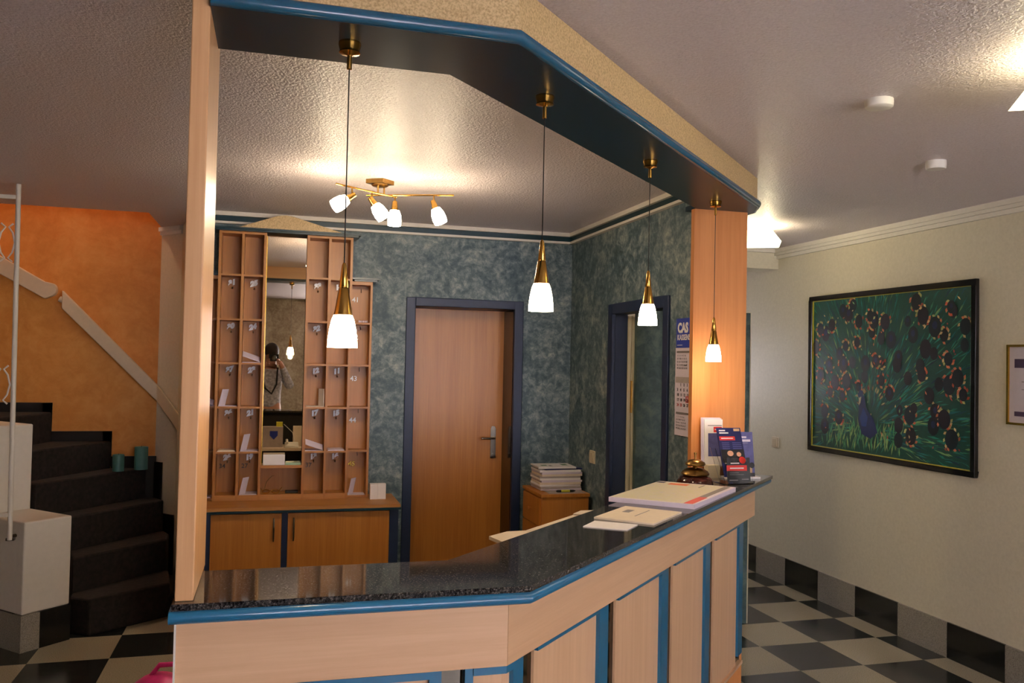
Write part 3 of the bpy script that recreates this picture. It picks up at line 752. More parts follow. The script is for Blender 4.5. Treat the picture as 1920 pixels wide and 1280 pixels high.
for r_, row in enumerate([['', '1', '2', '3'], ['3', '4', '5', '6'], ['10', '11', '12', '13'], ['17', '18', '19', '20'], ['24', '25', '26', '27']]):
    for c_, d_ in enumerate(row):
        if not d_: continue
        vs, fs = text(d_, .021, fm(yl-.028-c_*.036, 1.545-r_*.026), .0003, .0004)
        MB().add(vs, fs).build('date', 'ink_red' if (r_ == 4 and c_ < 2) else 'ink_black', ca, merge=False)
mk_ = MB(); zz = 1.466; yy = yl-.133
for a, b, c, d in ((yy-.024, yy, zz-.003, zz), (yy-.024, yy, zz+.026, zz+.029), (yy-.024, yy-.021, zz, zz+.026), (yy-.003, yy, zz, zz+.026)): mk_.box(xk-.011, xk-.0085, a, b, c, d)
mk_.build('date_marker', 'ink_red', ca)

# ------------------------------------------------------------------ papers and things on the desk
def slab(name, pts, z0, h, mat, label=None, cat=None, parent=None, bevel=0):
    o = MB().prism(pts, z0, z0+h).build(name, mat, parent, bevel=bevel)
    if label: tag(o, label, cat)
    return o
def lerp4(q, u, v):
    a, b, c, d = [Vector((*p, 0)) for p in q]
    p = (a*(1-u)+b*u)*(1-v)+(d*(1-u)+c*u)*v
    return (p.x, p.y)
def patch(q, u0, u1, v0, v1): return [lerp4(q, u0, v0), lerp4(q, u1, v0), lerp4(q, u1, v1), lerp4(q, u0, v1)]
G = 1.1103
q1 = [(1.2829, 3.1274), (1.6908, 3.5250), (1.9418, 3.2944), (1.5391, 2.9060)]   # along u: left-near to far, v to the desk front
mp_ = slab('map_pad', q1, G, .018, 'paper_lilac', 'thick white pad of tourist maps lying on the granite before the bell', 'map')
slab('map_sheet', patch(q1, .02, .98, .01, .86), G+.018, .0006, 'map_print', parent=mp_)
slab('red_strip', patch(q1, .02, .35, .87, .97), G+.018, .0006, 'ink_red', parent=mp_)
slab('grey_strip', patch(q1, .35, .97, .87, .95), G+.018, .0006, 'ink_grey', parent=mp_)
slab('orange_patch', patch(q1, .84, .93, .2, .45), G+.0186, .0004, 'ink_orange', parent=mp_)
slab('title_patch', patch(q1, .90, .96, .02, .12), G+.0186, .0004, 'ink_navy', parent=mp_)
slab('title_patch', patch(q1, .80, .95, .62, .64), G+.0186, .0004, 'ink_grey', parent=mp_)
q2 = [(1.0903, 2.7892), (1.2932, 2.9870), (1.4500, 2.8333), (1.2471, 2.6376)]
b2 = slab('brochure_pad', q2, G, .006, 'paper_cream', 'beige brochure pad on the desk, between the map pad and the white card', 'brochure')
slab('logo_patch', patch(q2, .55, .75, .18, .30), G+.006, .0004, 'ink_grey', parent=b2)
slab('text_line', patch(q2, .35, .85, .50, .52), G+.006, .0004, 'ink_grey', parent=b2)
slab('business_card_pile', [(0.9981, 2.6509), (1.0729, 2.738), (1.1938, 2.6499), (1.1179, 2.5679)], G, .003, 'paper_white', 'small blank white card lying nearest the camera on the desk', 'card')
SHZ = 1.0203; kk = (1.65-1.03)/(1.65-1.123)
def beyond(pts): return [(x*kk, y*kk) for x, y in pts]
pd = slab('note_pad', beyond([(.638, 2.494), (.711, 2.554), (.80, 2.56), (.70, 2.40), (.66, 2.40)]), SHZ, .012, 'paper_cream', 'cream note pad just behind the inner edge of the granite, nearest the office door', 'pad')
slab('long_envelope', beyond([(.775, 2.562), (1.012, 2.790), (1.06, 2.74), (.83, 2.50)]), SHZ, .012, 'paper_cream', 'long cream envelope along the inner edge of the desk, below the drawer unit', 'envelope')
slab('paper_slip', beyond([(1.022, 2.815), (1.072, 2.872), (1.12, 2.872), (1.08, 2.77)]), SHZ, .012, 'paper_cream', 'short paper slip at the far end of the inner desk edge', 'paper')

bell = empty('reception_bell', (1.855, 3.50, G), 'brass reception bell on a round dark lacquered wood base', 'bell')
c0 = (1.855, 3.50, G+.0003)
MB().lathe([(.078, 0), (.082, .006), (.080, .02), (.068, .036), (.050, .044), (.046, .045)], c0, n=36).build('base', 'walnut', bell)
MB().lathe([(.040, .045), (.062, .047), (.064, .053), (.056, .064), (.040, .074), (.014, .079), (.008, .08)], c0, n=36).build('lower_dome', 'antique_brass', bell)
MB().lathe([(.008, .078), (.012, .09), (.042, .089), (.046, .095), (.042, .104), (.026, .113), (.008, .117)], c0, n=36).build('upper_dome', 'antique_brass', bell)
MB().lathe([(.004, .11), (.004, .138), (.007, .14), (.007, .146), (.002, .149)], c0, n=14).build('plunger', 'antique_brass', bell)

# leaflet holders by the pillar
def leaflet_stack(root, name, x, y, z, w, h, t, lean, mats, rz=0):
    """leaning leaflet; returns the object and a painter for flat printed areas"""
    ca_, sa_ = math.cos(rz), math.sin(rz)
    ux = Vector((ca_, sa_, 0)); back = Vector((-sa_, ca_, 0)); up_ = (Vector((0, 0, 1))*math.cos(lean)+back*math.sin(lean)); nn = ux.cross(up_)
    o = Vector((x, y, z))
    m = MB().extr([o, o+ux*w, o+ux*w+up_*h, o+up_*h], -nn*t)
    ob = m.build(name, mats, root)
    def paint(u0, u1, v0, v1, mat, nm='print', lift=.0005):
        p = [o+ux*(w*a)+up_*(h*b)+nn*.0002 for a, b in ((u0, v0), (u1, v0), (u1, v1), (u0, v1))]
        return MB().extr(p, nn*lift).build(nm, mat, root)
    def disc(u, v, r_, mat, nm='print', ry_=None):
        ry_ = ry_ or r_
        p = [o+ux*(w*u+r_*math.cos(a))+up_*(h*v+ry_*math.sin(a))+nn*.0008 for a in [2*PI*k/20 for k in range(20)]]
        return MB().extr(p, nn*.0004).build(nm, mat, root)
    def write(u, v, body, sz, mat):
        vs, fs = text(body, sz, frame4(o+ux*(w*u)+up_*(h*v)+nn*.001, ux, up_), .0002, .0003)
        return MB().add(vs, fs).build('lettering', mat, root, merge=False)
    return ob, paint, disc, write
h1 = empty('wooden_brochure_stand', (2.09, 3.74, G), 'wooden block stand holding tall white leaflets against the pillar', 'brochure holder')
B(2.03, 2.095, 3.70, 3.74, G+.012, G+.062).build('block', 'switch_cream', h1)
B(2.028, 2.10, 3.70, 3.775, G+.0002, G+.012).build('foot', 'switch_cream', h1)
o_, paint, disc, write = leaflet_stack(h1, 'leaflets', 2.037, 3.748, G+.055, .095, .225, .006, .05, 'paper_white', -.1)
for k in range(2): leaflet_stack(h1, 'leaflets', 2.030-.004*k, 3.757+.005*k, G+.05, .1, .235+.003*k, .003, .05, 'paper_lilac', -.1)
paint(.18, .95, .86, .875, 'ink_grey'); paint(.5, .95, .72, .84, 'ink_red'); paint(.2, .95, .2, .70, 'ink_purple'); paint(.56, .88, .77, .79, 'paper_white', lift=.0008)

h2 = empty('acrylic_brochure_holder', (2.08, 3.53, G), 'clear acrylic holder with a navy and red leaflet behind a black card', 'brochure holder')
B(2.00, 2.15, 3.49, 3.60, G+.0002, G+.003).build('foot', 'clear_acrylic', h2)
bx = 2.030; by = 3.515
oo, paint, disc, write = leaflet_stack(h2, 'front_card', bx, by, G+.006, .118, .084, .003, .12, 'ink_black', -.02)
paint(0, .16, 1.0, 1.35, 'ink_black'); paint(.84, 1.0, 1.0, 1.35, 'ink_black'); paint(-.02, .86, .62, .93, 'ink_red')
paint(.12, .72, .74, .80, 'paper_white', lift=.0008)
for v in (.5, .4): paint(.1, .72 if v < .5 else .5, v, v+.04, 'ink_grey')
paint(.08, .45, .1, .14, 'paper_grey'); paint(.62, .92, .14, .18, 'paper_grey')
oo, paint, disc, write = leaflet_stack(h2, 'leaflet', bx-.008, by+.014, G+.03, .125, .235, .006, .36, 'ink_navy', .0)
paint(.08, .34, .93, .955, 'paper_white'); paint(.08, .46, .88, .905, 'paper_white'); paint(.7, .95, .93, .98, 'ink_sand')
paint(.05, .7, .74, .82, 'ink_red'); paint(.12, .62, .77, .79, 'paper_white', lift=.0008)
for v in (.68, .64, .60, .56): paint(.12, .42, v, v+.015, 'ink_purple'); paint(.55, .92, v, v+.015, 'ink_purple')
paint(.02, .98, .28, .55, 'ink_black'); disc(.4, .47, .016, 'ink_skin', ry_=.013); disc(.75, .45, .012, 'ink_skin', ry_=.011)
paint(.1, .7, .26, .38, 'paper_white'); disc(.85, .33, .017, 'ink_red'); disc(.6, .14, .02, 'ink_skin', ry_=.026)
MB().extr([(bx-.012, by+.002, G+.003), (bx-.010, by+.002, G+.003), (bx-.024, by+.075, G+.155), (bx-.026, by+.075, G+.155)], (0, .05, 0)).build('side_wall', 'clear_acrylic', h2)
MB().extr([(bx-.01, by-.006, G+.003), (bx+.118, by-.022, G+.003), (bx+.116, by-.015, G+.06), (bx-.012, by+.001, G+.06)], (0, .0018, 0)).build('front_lip', 'clear_acrylic', h2)

h3 = empty('brochure_display', (2.18, 3.68, G), 'purple-blue castle leaflet on a white foot at the desk end', 'brochure holder')
B(2.11, 2.285, 3.65, 3.72, G+.0002, G+.009).build('foot', 'paper_white', h3)
oo, paint, disc, write = leaflet_stack(h3, 'leaflet', 2.125, 3.665, G+.011, .135, .215, .005, .16, 'ink_purple', -.06)
paint(.25, .75, .86, .9, 'paper_lilac'); paint(.1, .9, .78, .83, 'paper_lilac'); paint(.3, .8, .75, .755, 'paper_lilac')
for a, b, c, d in ((.5, .8, .1, .30), (.42, .56, .24, .42), (.62, .72, .2, .38), (.7, .9, .05, .22)): paint(a, b, c, d, 'ink_sand', lift=.0008)
paint(.15, 1, .0, .08, 'ink_black', lift=.0009); disc(.9, .25, .014, 'ink_black')

# ------------------------------------------------------------------ pictures on the right wall
pf = empty('peacock_painting', (XP, 4.63, 1.6), 'large black-framed painting of a peacock spreading green feathers', 'painting')
PY0, PY1, PZ0, PZ1 = 3.862, 5.397, 1.058, 2.172
xw = XP-.001
fw_ = .034
f = MB(); X0 = xw-.028
f.box(X0, xw, PY0, PY1, PZ1-fw_, PZ1).box(X0, xw, PY0, PY1, PZ0, PZ0+fw_).box(X0, xw, PY0, PY0+fw_, PZ0+fw_, PZ1-fw_).box(X0, xw, PY1-fw_, PY1, PZ0+fw_, PZ1-fw_)
f.build('frame', 'black_gloss', pf, bevel=.004)
f = MB(); a0, a1, c0_, c1_ = PY0+fw_, PY1-fw_, PZ0+fw_, PZ1-fw_; e = .006
f.box(X0+.008, xw, a0, a1, c1_-e, c1_).box(X0+.008, xw, a0, a1, c0_, c0_+e).box(X0+.008, xw, a0, a0+e, c0_+e, c1_-e).box(X0+.008, xw, a1-e, a1, c0_+e, c1_-e)
f.build('gold_liner', 'liner_yellow', pf)
def pic():
    rn = random.Random(11); m = MB(); W = a1-a0-2*e; Hh = c1_-c0_-2*e; bx0 = a1-e; bz0 = c0_+e
    lay = [0]
    def P(u, v): return (u, v)
    def poly(pts, col):
        lay[0] += 1; x = xw-.012-lay[0]*2.2e-6
        q = [(min(max(u, 0), 1), min(max(v, 0), 1)) for u, v in pts]
        m.quad([(x, bx0-u*W, bz0+v*Hh) for u, v in q], col)
    def C(r, g, b, j=.25):
        k = 1+rn.uniform(-j, j); c = srgb(r, g, b); return (c[0]*k, c[1]*k, c[2]*k, 1)
    poly([(0, 0), (1, 0), (1, 1), (0, 1)], C(20, 78, 66, 0))
    bu, bv = .40, .17
    ar = W/Hh
    def stroke(u, v, du, dv, w, col):
        L = math.hypot(du*ar, dv); nx, ny = -dv/L*w/ar, du*ar/L*w
        poly([(u-nx*.3, v-ny*.3), (u+du*.5-nx, v+dv*.5-ny), (u+du, v+dv), (u+du*.5+nx, v+dv*.5+ny)], col)
    pal = [(16, 96, 88), (28, 126, 108), (14, 74, 88), (40, 146, 124), (12, 52, 72), (66, 152, 116), (20, 108, 116), (132, 172, 110), (30, 130, 130)]
    for k in range(1500):
        a = rn.uniform(-.35, PI+.35); r_ = rn.uniform(.12, 1.15)
        u = bu+r_*math.cos(a)/ar; v = bv+r_*math.sin(a)
        if not (0 < u < 1 and 0 < v < 1): continue
        l = rn.uniform(.05, .14); aa = a+rn.uniform(-.25, .25)
        stroke(u, v, l*math.cos(aa)/ar, l*math.sin(aa), rn.uniform(.002, .007), C(*rn.choice(pal)))
    for k in range(150):   # pale grass-green tail fans at the lower left
        u = rn.uniform(.08, .62); v = rn.uniform(0, .13)
        stroke(u, v, rn.uniform(-.02, .04), rn.uniform(.05, .12), .006, C(*rn.choice([(80, 160, 110), (120, 176, 110), (50, 130, 110), (150, 180, 110)])))
    def el(u, v, ru, rv, col, n=14):
        poly([(u+ru/ar*math.cos(2*PI*k/n), v+rv*math.sin(2*PI*k/n)) for k in range(n)], col)
    eyes = []
    for ring in range(7):
        r_ = .30+ring*.135; n = int(10+ring*4.4)
        for k in range(n):
            a = -.2+(PI+.4)*(k+.5*(ring % 2)+rn.uniform(-.45, .45))/n
            rr_ = r_+rn.uniform(-.05, .05); u = bu+rr_*math.cos(a)/ar; v = bv+rr_*math.sin(a)
            if .02 < u < .98 and .1 < v < .97: eyes.append((u, v, r_))
    for u, v, r_ in eyes:
        s = .022+.02*rn.random()+.008*r_
        if rn.random() < .5:
            for q in range(9):
                a = rn.uniform(0, 2*PI); stroke(u+s*1.05*math.cos(a)/ar, v+s*1.2*math.sin(a), .020*math.cos(a+1.2), .028*math.sin(a+1.2), .009, C(*rn.choice([(214, 120, 80), (222, 190, 130), (200, 90, 60), (180, 180, 110)])))
        el(u, v, s, s*1.25, C(*rn.choice([(12, 22, 34), (10, 16, 30), (16, 30, 44), (26, 18, 34)])))
        if rn.random() < .35: el(u, v+s*.2, s*.4, s*.5, C(22, 34, 78))
    for k in range(70):
        u, v = rn.random(), rn.uniform(.1, .97)
        stroke(u, v, rn.uniform(-.02, .02), rn.uniform(-.03, .03), .005, C(*rn.choice([(216, 122, 84), (226, 196, 140), (150, 190, 130), (196, 70, 60)])))
    for k in range(60):
        a = rn.uniform(.2, 2.9); stroke(bu+.03+.10*math.cos(a)/ar, bv+.10+.13*math.sin(a), .03*math.cos(a), .04*math.sin(a), .005, C(*rn.choice([(180, 150, 100), (120, 60, 60), (200, 190, 130), (40, 110, 100)])))
    # body, neck and head of the bird
    poly([(bu-.055, bv+.16), (bu-.035, bv+.21), (bu-.012, bv+.19), (bu+.0, bv+.12), (bu+.05, bv+.05), (bu+.075, bv-.03), (bu+.03, bv-.075), (bu-.03, bv-.05), (bu-.055, bv+.03), (bu-.05, bv+.10)], C(20, 36, 92, 0))
    poly([(bu-.045, bv+.05), (bu-.02, bv+.12), (bu+.01, bv+.06), (bu+.0, bv-.0), (bu-.03, bv-.0)], C(30, 64, 140, 0))
    poly([(bu-.062, bv+.20), (bu-.045, bv+.235), (bu-.025, bv+.225), (bu-.02, bv+.19), (bu-.045, bv+.17)], C(24, 52, 104, 0))
    poly([(bu-.062, bv+.205), (bu-.082, bv+.19), (bu-.055, bv+.185)], C(190, 180, 140, 0))
    poly([(bu-.052, bv+.18), (bu-.035, bv+.19), (bu-.04, bv+.15), (bu-.052, bv+.13)], C(214, 206, 170, 0))
    for k in range(4): stroke(bu-.045+.006*k, bv+.23, -.01+.008*k, .04, .003, C(40, 90, 130, 0))
    stroke(bu+.01, bv-.14, .008, .08, .006, C(18, 36, 40, 0)); stroke(bu+.045, bv-.14, .004, .08, .006, C(18, 36, 40, 0))
    return m
pic().build('canvas', 'painting_pigment', pf, merge=False)
B(xw-.011, xw-.001, a0+e, a1-e, c0_+e, c1_-e).build('backing', 'black_matt', pf)
gf = empty('gold_framed_notice', (XP, 3.45, 1.6), 'thin gold-framed notice with purple bars, cut by the right photo edge', 'picture')
f = MB(); A0, A1, Z0, Z1 = 3.25, 3.664, 1.374, 1.798
f.box(xw-.016, xw, A0, A1, Z1-.012, Z1).box(xw-.016, xw, A0, A1, Z0, Z0+.012).box(xw-.016, xw, A0, A0+.012, Z0+.012, Z1-.012).box(xw-.016, xw, A1-.012, A1, Z0+.012, Z1-.012)
f.build('frame', 'gold', gf)
B(xw-.006, xw, A0+.012, A1-.012, Z0+.012, Z1-.012).build('mount', 'mount_white', gf)
for z0, z1 in ((1.675, 1.722), (1.42, 1.445)): B(xw-.008, xw-.0062, A0+.04, A1-.045, z0, z1).build('purple_bar', 'mauve_print', gf)
for z0, z1 in ((1.60, 1.604), (1.56, 1.563)): B(xw-.008, xw-.0062, A0+.10, A1-.09, z0, z1).build('text_line', 'ink_grey', gf)

# ------------------------------------------------------------------ staircase
st = empty('staircase', (-1.2, 6.1, 0), 'dark carpeted winding staircase climbing left past the orange wall', 'staircase')
def treads():
    rs = [((-1.0, 5.47), (-.595, 5.78)), ((-1.13, 5.64), (-.66, 6.14)), ((-1.2, 5.86), (-.72, 6.44)), ((-1.40, 5.87), (-.86, 6.6)), ((-1.50, 5.93), (-1.10, 6.62)), ((-1.66, 6.0), (-1.49, 6.62)), ((-1.95, 6.0), (-1.90, 6.62)), ((-2.25, 6.0), (-2.22, 6.62)), ((-2.55, 6.0), (-2.55, 6.62)), ((-2.85, 6.0), (-2.85, 6.62))]
    zs = [.215, .42, .63, .84, 1.03, 1.235, 1.43, 1.63, 1.83, 2.03]
    for i in range(len(rs)):
        a, b = rs[i]
        if i+1 < len(rs): c, d = rs[i+1]
        else: c, d = (-3.2, 6.0), (-3.2, 6.62)
        # extend each tread a little under the next riser
        ext = lambda p, q, k=.3: (p[0]+(q[0]-p[0])*k, p[1]+(q[1]-p[1])*k)
        poly = [a, b]
        if i == 0: poly = [a, b, (-.64, 6.1), d, c, (-1.12, 5.55)]
        elif i == 1: poly = [a, b, (-.665, 6.3), d, c]
        elif i == 2: poly = [a, b, (-.78, 6.55), d, c]
        else: poly = [a, b, d, c]
        MB().prism(poly, 0 if i < 4 else zs[i]-.45, zs[i]).build('step', 'carpet', st, bevel=.012)
treads()
sk_ = MB()
for x0, x1, z0, z1 in ((-1.10, -.80, .5, .92), (-1.50, -1.10, .95, 1.10), (-1.86, -1.49, 1.15, 1.30), (-2.3, -1.86, 1.35, 1.5), (-1.16, -1.10, .85, 1.10), (-1.55, -1.49, 1.03, 1.30), (-1.92, -1.86, 1.2, 1.5)):
    sk_.box(x0, x1, 6.618, 6.629, z0, z1)
sk_.build('wall_skirting', 'skirt_dark', st)
sc_ = MB()
def along(p, q, z0, z1, d=.01):
    p = Vector((*p, 0)); q = Vector((*q, 0)); n = Vector((q.y-p.y, -(q.x-p.x), 0)).normalized()
    if n.y > 0: n = -n
    sc_.prism([(p.x, p.y), (q.x, q.y), (q.x+n.x*d, q.y+n.y*d), (p.x+n.x*d, p.y+n.y*d)], z0, z1)
along((-.81, 6.628), (-.75, 6.565), .2, .88); along((-.75, 6.565), (-.652, 6.46), .1, .52)
sc_.build('wall_skirting', 'skirt_dark', st)
ST = lambda s, t: ((s-t)*R2, (s+t)*R2)
blk = empty('stair_pedestal', (-1.4, 5.5, 0), 'white stepped plaster pedestal at the foot of the stairs', 'pedestal')
MB().prism([ST(2.79, 4.625), ST(3.068, 4.625), ST(3.068, 5.03), ST(2.79, 5.03)], .203, .712).build('lower_block', 'white_paint', blk, bevel=.008)
MB().prism([ST(2.79, 5.031), ST(3.068, 5.031), ST(3.068, 5.6), ST(2.79, 5.6)], 0, 1.218).build('upper_block', 'white_paint', blk, bevel=.008)
MB().prism([ST(2.782, 4.617), ST(2.89, 4.617), ST(2.89, 4.7), ST(2.782, 4.7)], 0, .202).prism([ST(2.782, 4.7), ST(2.79, 4.7), ST(2.79, 5.03), ST(2.782, 5.03)], 0, .202).build('light_tile', 'terrazzo_light', blk)
MB().prism([ST(2.892, 4.617), ST(3.072, 4.617), ST(3.072, 5.02), ST(2.892, 5.02)], 0, .202).build('dark_tile', 'terrazzo_dark', blk)
# handrail boards on the wall
def board(pts, y0_, y1_, name, label):
    m = MB().extr([(x, y0_, z) for x, z in pts], (0, y1_-y0_, 0)); o = m.build(name, 'rail_white', None, bevel=.006)
    return tag(o, label, 'handrail')
rp = []
zc1 = lambda x: 2.318-.575*(x+1.835)
top = [(-2.6, zc1(-2.6)), (-1.55, zc1(-1.55)-.01)]
rp = top+[(-1.505+.034*math.sin(a), 2.09+.045*math.cos(a)) for a in [k*PI/8 for k in range(0, 8)]]+[(-1.545, 2.025), (-2.6, zc1(-2.6)-.14)]
board(rp, 6.54, 6.6, 'handrail_board', 'upper cream handrail board with a rounded end on the orange wall')
hb = MB(); u_ = [((-1.436, 6.545), 2.088, 1.962), ((-.80, 6.545), 1.432, 1.318), ((-.60, 6.33), 1.20, 1.075), ((-.54, 6.1), 1.02, .90)]
rings = []
for (x, y), zt, zb3 in u_:
    rings.append([(x, y, zt), (x+.0, y+.055, zt), (x, y+.055, zb3), (x, y, zb3)])
hbo = hb.rings(rings, True, False).build('handrail_board', 'rail_white', None, bevel=.006)
tag(hbo, 'lower cream handrail board slanting down towards the tall side panel', 'handrail')
MB().tube([(-1.46, 6.59, 2.03), (-1.40, 6.59, 2.0)], .02).tube([(-1.2, 6.6, 1.78), (-1.2, 6.629, 1.78)], .012).build('connector', 'rail_white', hbo)
for i, (x, y, r_, h_, lb) in enumerate(((-1.02, 6.42, .038, .115, 'shorter teal pillar candle on the stair, the left of two'), (-.885, 6.50, .045, .16, 'taller teal pillar candle on the stair, the right of two'))):
    cdl = empty('candle', (x, y, .84), lb, 'candle', 'candles on the stairs')
    MB().lathe([(r_, .8402), (r_, .84+h_-.004), (r_*.93, .84+h_), (r_*.5, .84+h_-.006), (.002, .84+h_-.006)], (x, y, 0), n=28).build('wax', 'candle_teal', cdl)
    MB().lathe([(.0015, .84+h_-.006), (.0012, .84+h_+.008)], (x, y, 0), n=6).build('wick', 'black_matt', cdl)
# white metal railing
rl = empty('stair_railing', (-1.37, 5.23, .6), 'white metal stair railing with scrolled oval ornaments', 'railing')
MB().tube([(-1.365, 5.229, .623), (-1.38, 5.225, CZ-.001)], .013, 12).build('post', 'white_paint', rl)
dxr = (-.105, .0)
for k in (1, 2, 3, 4):
    MB().tube([(-1.372-.1*k, 5.228, .76), (-1.38-.1*k, 5.225, 2.49)], .009, 10).build('baluster', 'white_paint', rl)
MB().box(-2.0, -1.38, 5.218, 5.236, 2.49, 2.512).build('top_rail', 'white_paint', rl)
MB().box(-2.0, -1.37, 5.218, 5.236, .75, .77).build('bottom_rail', 'white_paint', rl)
for k, zc_ in ((0, 2.25), (0, 1.47), (1, 2.25), (1, 1.47)):
    cx = -1.43-.1*k; m = MB()
    for s_ in (-1, 1):
        m.tube([(cx+s_*.03, 5.228, zc_+.105), (cx+s_*.008, 5.228, zc_+.085), (cx+s_*.028, 5.228, zc_+.055), (cx+s_*.04, 5.228, zc_), (cx+s_*.028, 5.228, zc_-.055), (cx+s_*.008, 5.228, zc_-.085), (cx+s_*.03, 5.228, zc_-.105)], .005, 8)
    m.build('oval_ornament', 'white_paint', rl)
MB().tube([(-1.365, 5.229, .64), (-1.345, 5.262, .64)], .01).box(-1.385, -1.345, 5.228, 5.262, .618, .632).build('bracket', 'steel_dark', rl)
# stair lamp upstairs
sl = empty('stair_lamp', (-1.75, 6.44, 5.0), 'round white lamp above the stairs, out of sight upstairs', 'lamp')
MB().ell((-1.75, 6.44, 4.9), .09, .09, .09).build('globe', 'white_plastic', sl)
MB().lathe([(.05, 4.98), (.05, 5.199)], (-1.75, 6.44, 0)).build('mount', 'white_plastic', sl)

# pink bag on the floor
pk = empty('pink_bag', (-.40, 3.6, 0), 'bright pink rounded bag on the floor left of the desk', 'bag')
pk['label'] = 'bright pink rounded bag on the floor at the left foot of the desk'
PKX, PKY, PKR = -.40, 3.6, .203
MB().ell((PKX, PKY, PKR), .16, .15, PKR, 28, 16).build('body', 'pink_plastic', pk)
MB().tube([(PKX-.03, PKY, 2*PKR-.01), (PKX, PKY, 2*PKR+.03), (PKX+.10, PKY, 2*PKR+.03), (PKX+.12, PKY, 2*PKR-.03)], .010, 10).build('handle', 'pink_plastic', pk)

# things on the inner work top (seen in the rack mirror)
bx_ = empty('shipping_box', (.01, 2.45, .766), 'grey speckled carton with a blue shield mark on the office side of the desk', 'box')
B(-.09, .105, 2.40, 2.52, .7655, .965).build('carton', 'paper_grey', bx_)
MB().extr([(-.02, 2.5205, .925), (.055, 2.5205, .925), (.055, 2.5205, .88), (.018, 2.5205, .84), (-.02, 2.5205, .88)], (0, .001, 0)).build('shield', 'ink_blue', bx_)
ph = empty('desk_telephone', (.19, 2.5, .766), 'white desk telephone with its cord on the office side of the desk', 'telephone')
MB().extr([(.125, 2.43, .7655), (.125, 2.59, .7655), (.125, 2.59, .785), (.125, 2.43, .81)], (.13, 0, 0)).build('base', 'white_plastic', ph, bevel=.005)
MB().tube([(.145, 2.44, .826), (.145, 2.51, .834), (.145, 2.58, .812)], [.014, .009, .014]).build('handset', 'white_plastic', ph)
MB().tube([(.22, 2.44, .81), (.20, 2.42, .90), (.15, 2.42, .95), (.112, 2.43, .985)], .003, 8).build('cord', 'white_plastic', ph)
tag(B(.04, .10, 2.43, 2.48, .9655, 1.01).build('sticky_notes', 'marker_yellow'), 'yellow note block on top of the grey carton behind the desk', 'notes')
tag(B(.205, .29, 2.30, 2.36, .7655, .96).build('beige_folder_box', 'paper_cream'), 'beige upright folder box behind the telephone on the office side of the desk', 'box')

# ------------------------------------------------------------------ the photographer, seen only in the rack mirror
def skin_chain(name, pts, edges, mat, parent, sub=2, root=0):
    me = bpy.data.meshes.new(name); me.from_pydata([Vector(p[:3])-wloc(parent) for p in pts], edges, [])
    o = bpy.data.objects.new(name, me); COL.objects.link(o); o.parent = parent
    md = o.modifiers.new('skin', 'SKIN'); me.materials.append(M[mat])
    sv = me.skin_vertices[0].data if me.skin_vertices else None
    if sv is None:
        bm = bmesh.new(); bm.from_mesh(me); ly = bm.verts.layers.skin.verify(); bm.to_mesh(me); bm.free(); sv = me.skin_vertices[0].data
    for i, p in enumerate(pts):
        r = p[3]; r = r if isinstance(r, tuple) else (r, r)
        sv[i].radius = r; sv[i].use_root = (i == root)
    md.use_smooth_shade = True
    s2 = o.modifiers.new('sub', 'SUBSURF'); s2.levels = sub; s2.render_levels = sub
    return o
pe = empty('person', (-.05, -.35, 0), 'person in a grey knit pullover taking a photo, reflected in the rack mirror', 'person')
Y_ = -.34
pts = [(-.05, Y_, .95, (.15, .11)), (-.05, Y_, 1.12, (.135, .10)), (-.05, Y_, 1.28, (.15, .11)), (-.05, Y_+.01, 1.43, (.13, .09)), (-.045, Y_+.03, 1.51, .052), (-.035, Y_+.08, 1.60, .07), (-.03, Y_+.10, 1.70, .085), (-.03, Y_+.09, 1.78, .06),
       (.12, Y_, 1.43, .06), (.22, Y_+.10, 1.26, .048), (.10, Y_+.22, 1.54, .034), (.065, Y_+.255, 1.60, .03),
       (-.22, Y_, 1.43, .06), (-.31, Y_+.10, 1.26, .048), (-.14, Y_+.22, 1.53, .034), (-.075, Y_+.25, 1.585, .03),
       (.05, Y_, .86, .085), (.06, Y_+.02, .48, .058), (.07, Y_, .09, .04), (.07, Y_+.13, .04, .035),
       (-.15, Y_, .86, .085), (-.16, Y_+.02, .48, .058), (-.17, Y_, .09, .04), (-.17, Y_+.13, .04, .035)]
ed = [(0, 1), (1, 2), (2, 3), (3, 4), (4, 5), (5, 6), (6, 7), (3, 8), (8, 9), (9, 10), (10, 11), (3, 12), (12, 13), (13, 14), (14, 15), (0, 16), (16, 17), (17, 18), (18, 19), (0, 20), (20, 21), (21, 22), (22, 23)]
skin_chain('body', pts, ed, 'skin', pe)
g_ = lambda p, k: p[:3]+((p[3][0]*k, p[3][1]*k) if isinstance(p[3], tuple) else p[3]*k,)
sw = [g_(pts[i], 1.13) for i in (0, 1, 2, 3)]+[(-.047, Y_+.02, 1.475, .075)]+[g_(pts[i], 1.25) for i in (8, 9, 10, 12, 13, 14)]
skin_chain('pullover', sw, [(0, 1), (1, 2), (2, 3), (3, 4), (3, 5), (5, 6), (6, 7), (3, 8), (8, 9), (9, 10)], 'knit_grey', pe)
trs = [(-.05, Y_, .93, (.165, .12))]+[g_(pts[i], 1.2) for i in (16, 17, 18, 20, 21, 22)]
skin_chain('trousers', trs, [(0, 1), (1, 2), (2, 3), (0, 4), (4, 5), (5, 6)], 'denim', pe)
for x in (.07, -.17): MB().ell((x, Y_+.07, .045), .045, .135, .045).build('shoe', 'shoe', pe)
hr = MB().ell((-.03, Y_+.075, 1.735), .094, .105, .105, 20, 12).build('hair', 'hair_brown', pe)
MB().tube([(-.16, Y_+.10, 1.45), (-.10, Y_+.13, 1.25), (-.02, Y_+.15, 1.18), (.04, Y_+.16, 1.3), (.05, Y_+.2, 1.52)], .012, 8).build('camera_strap', 'black_matt', pe)
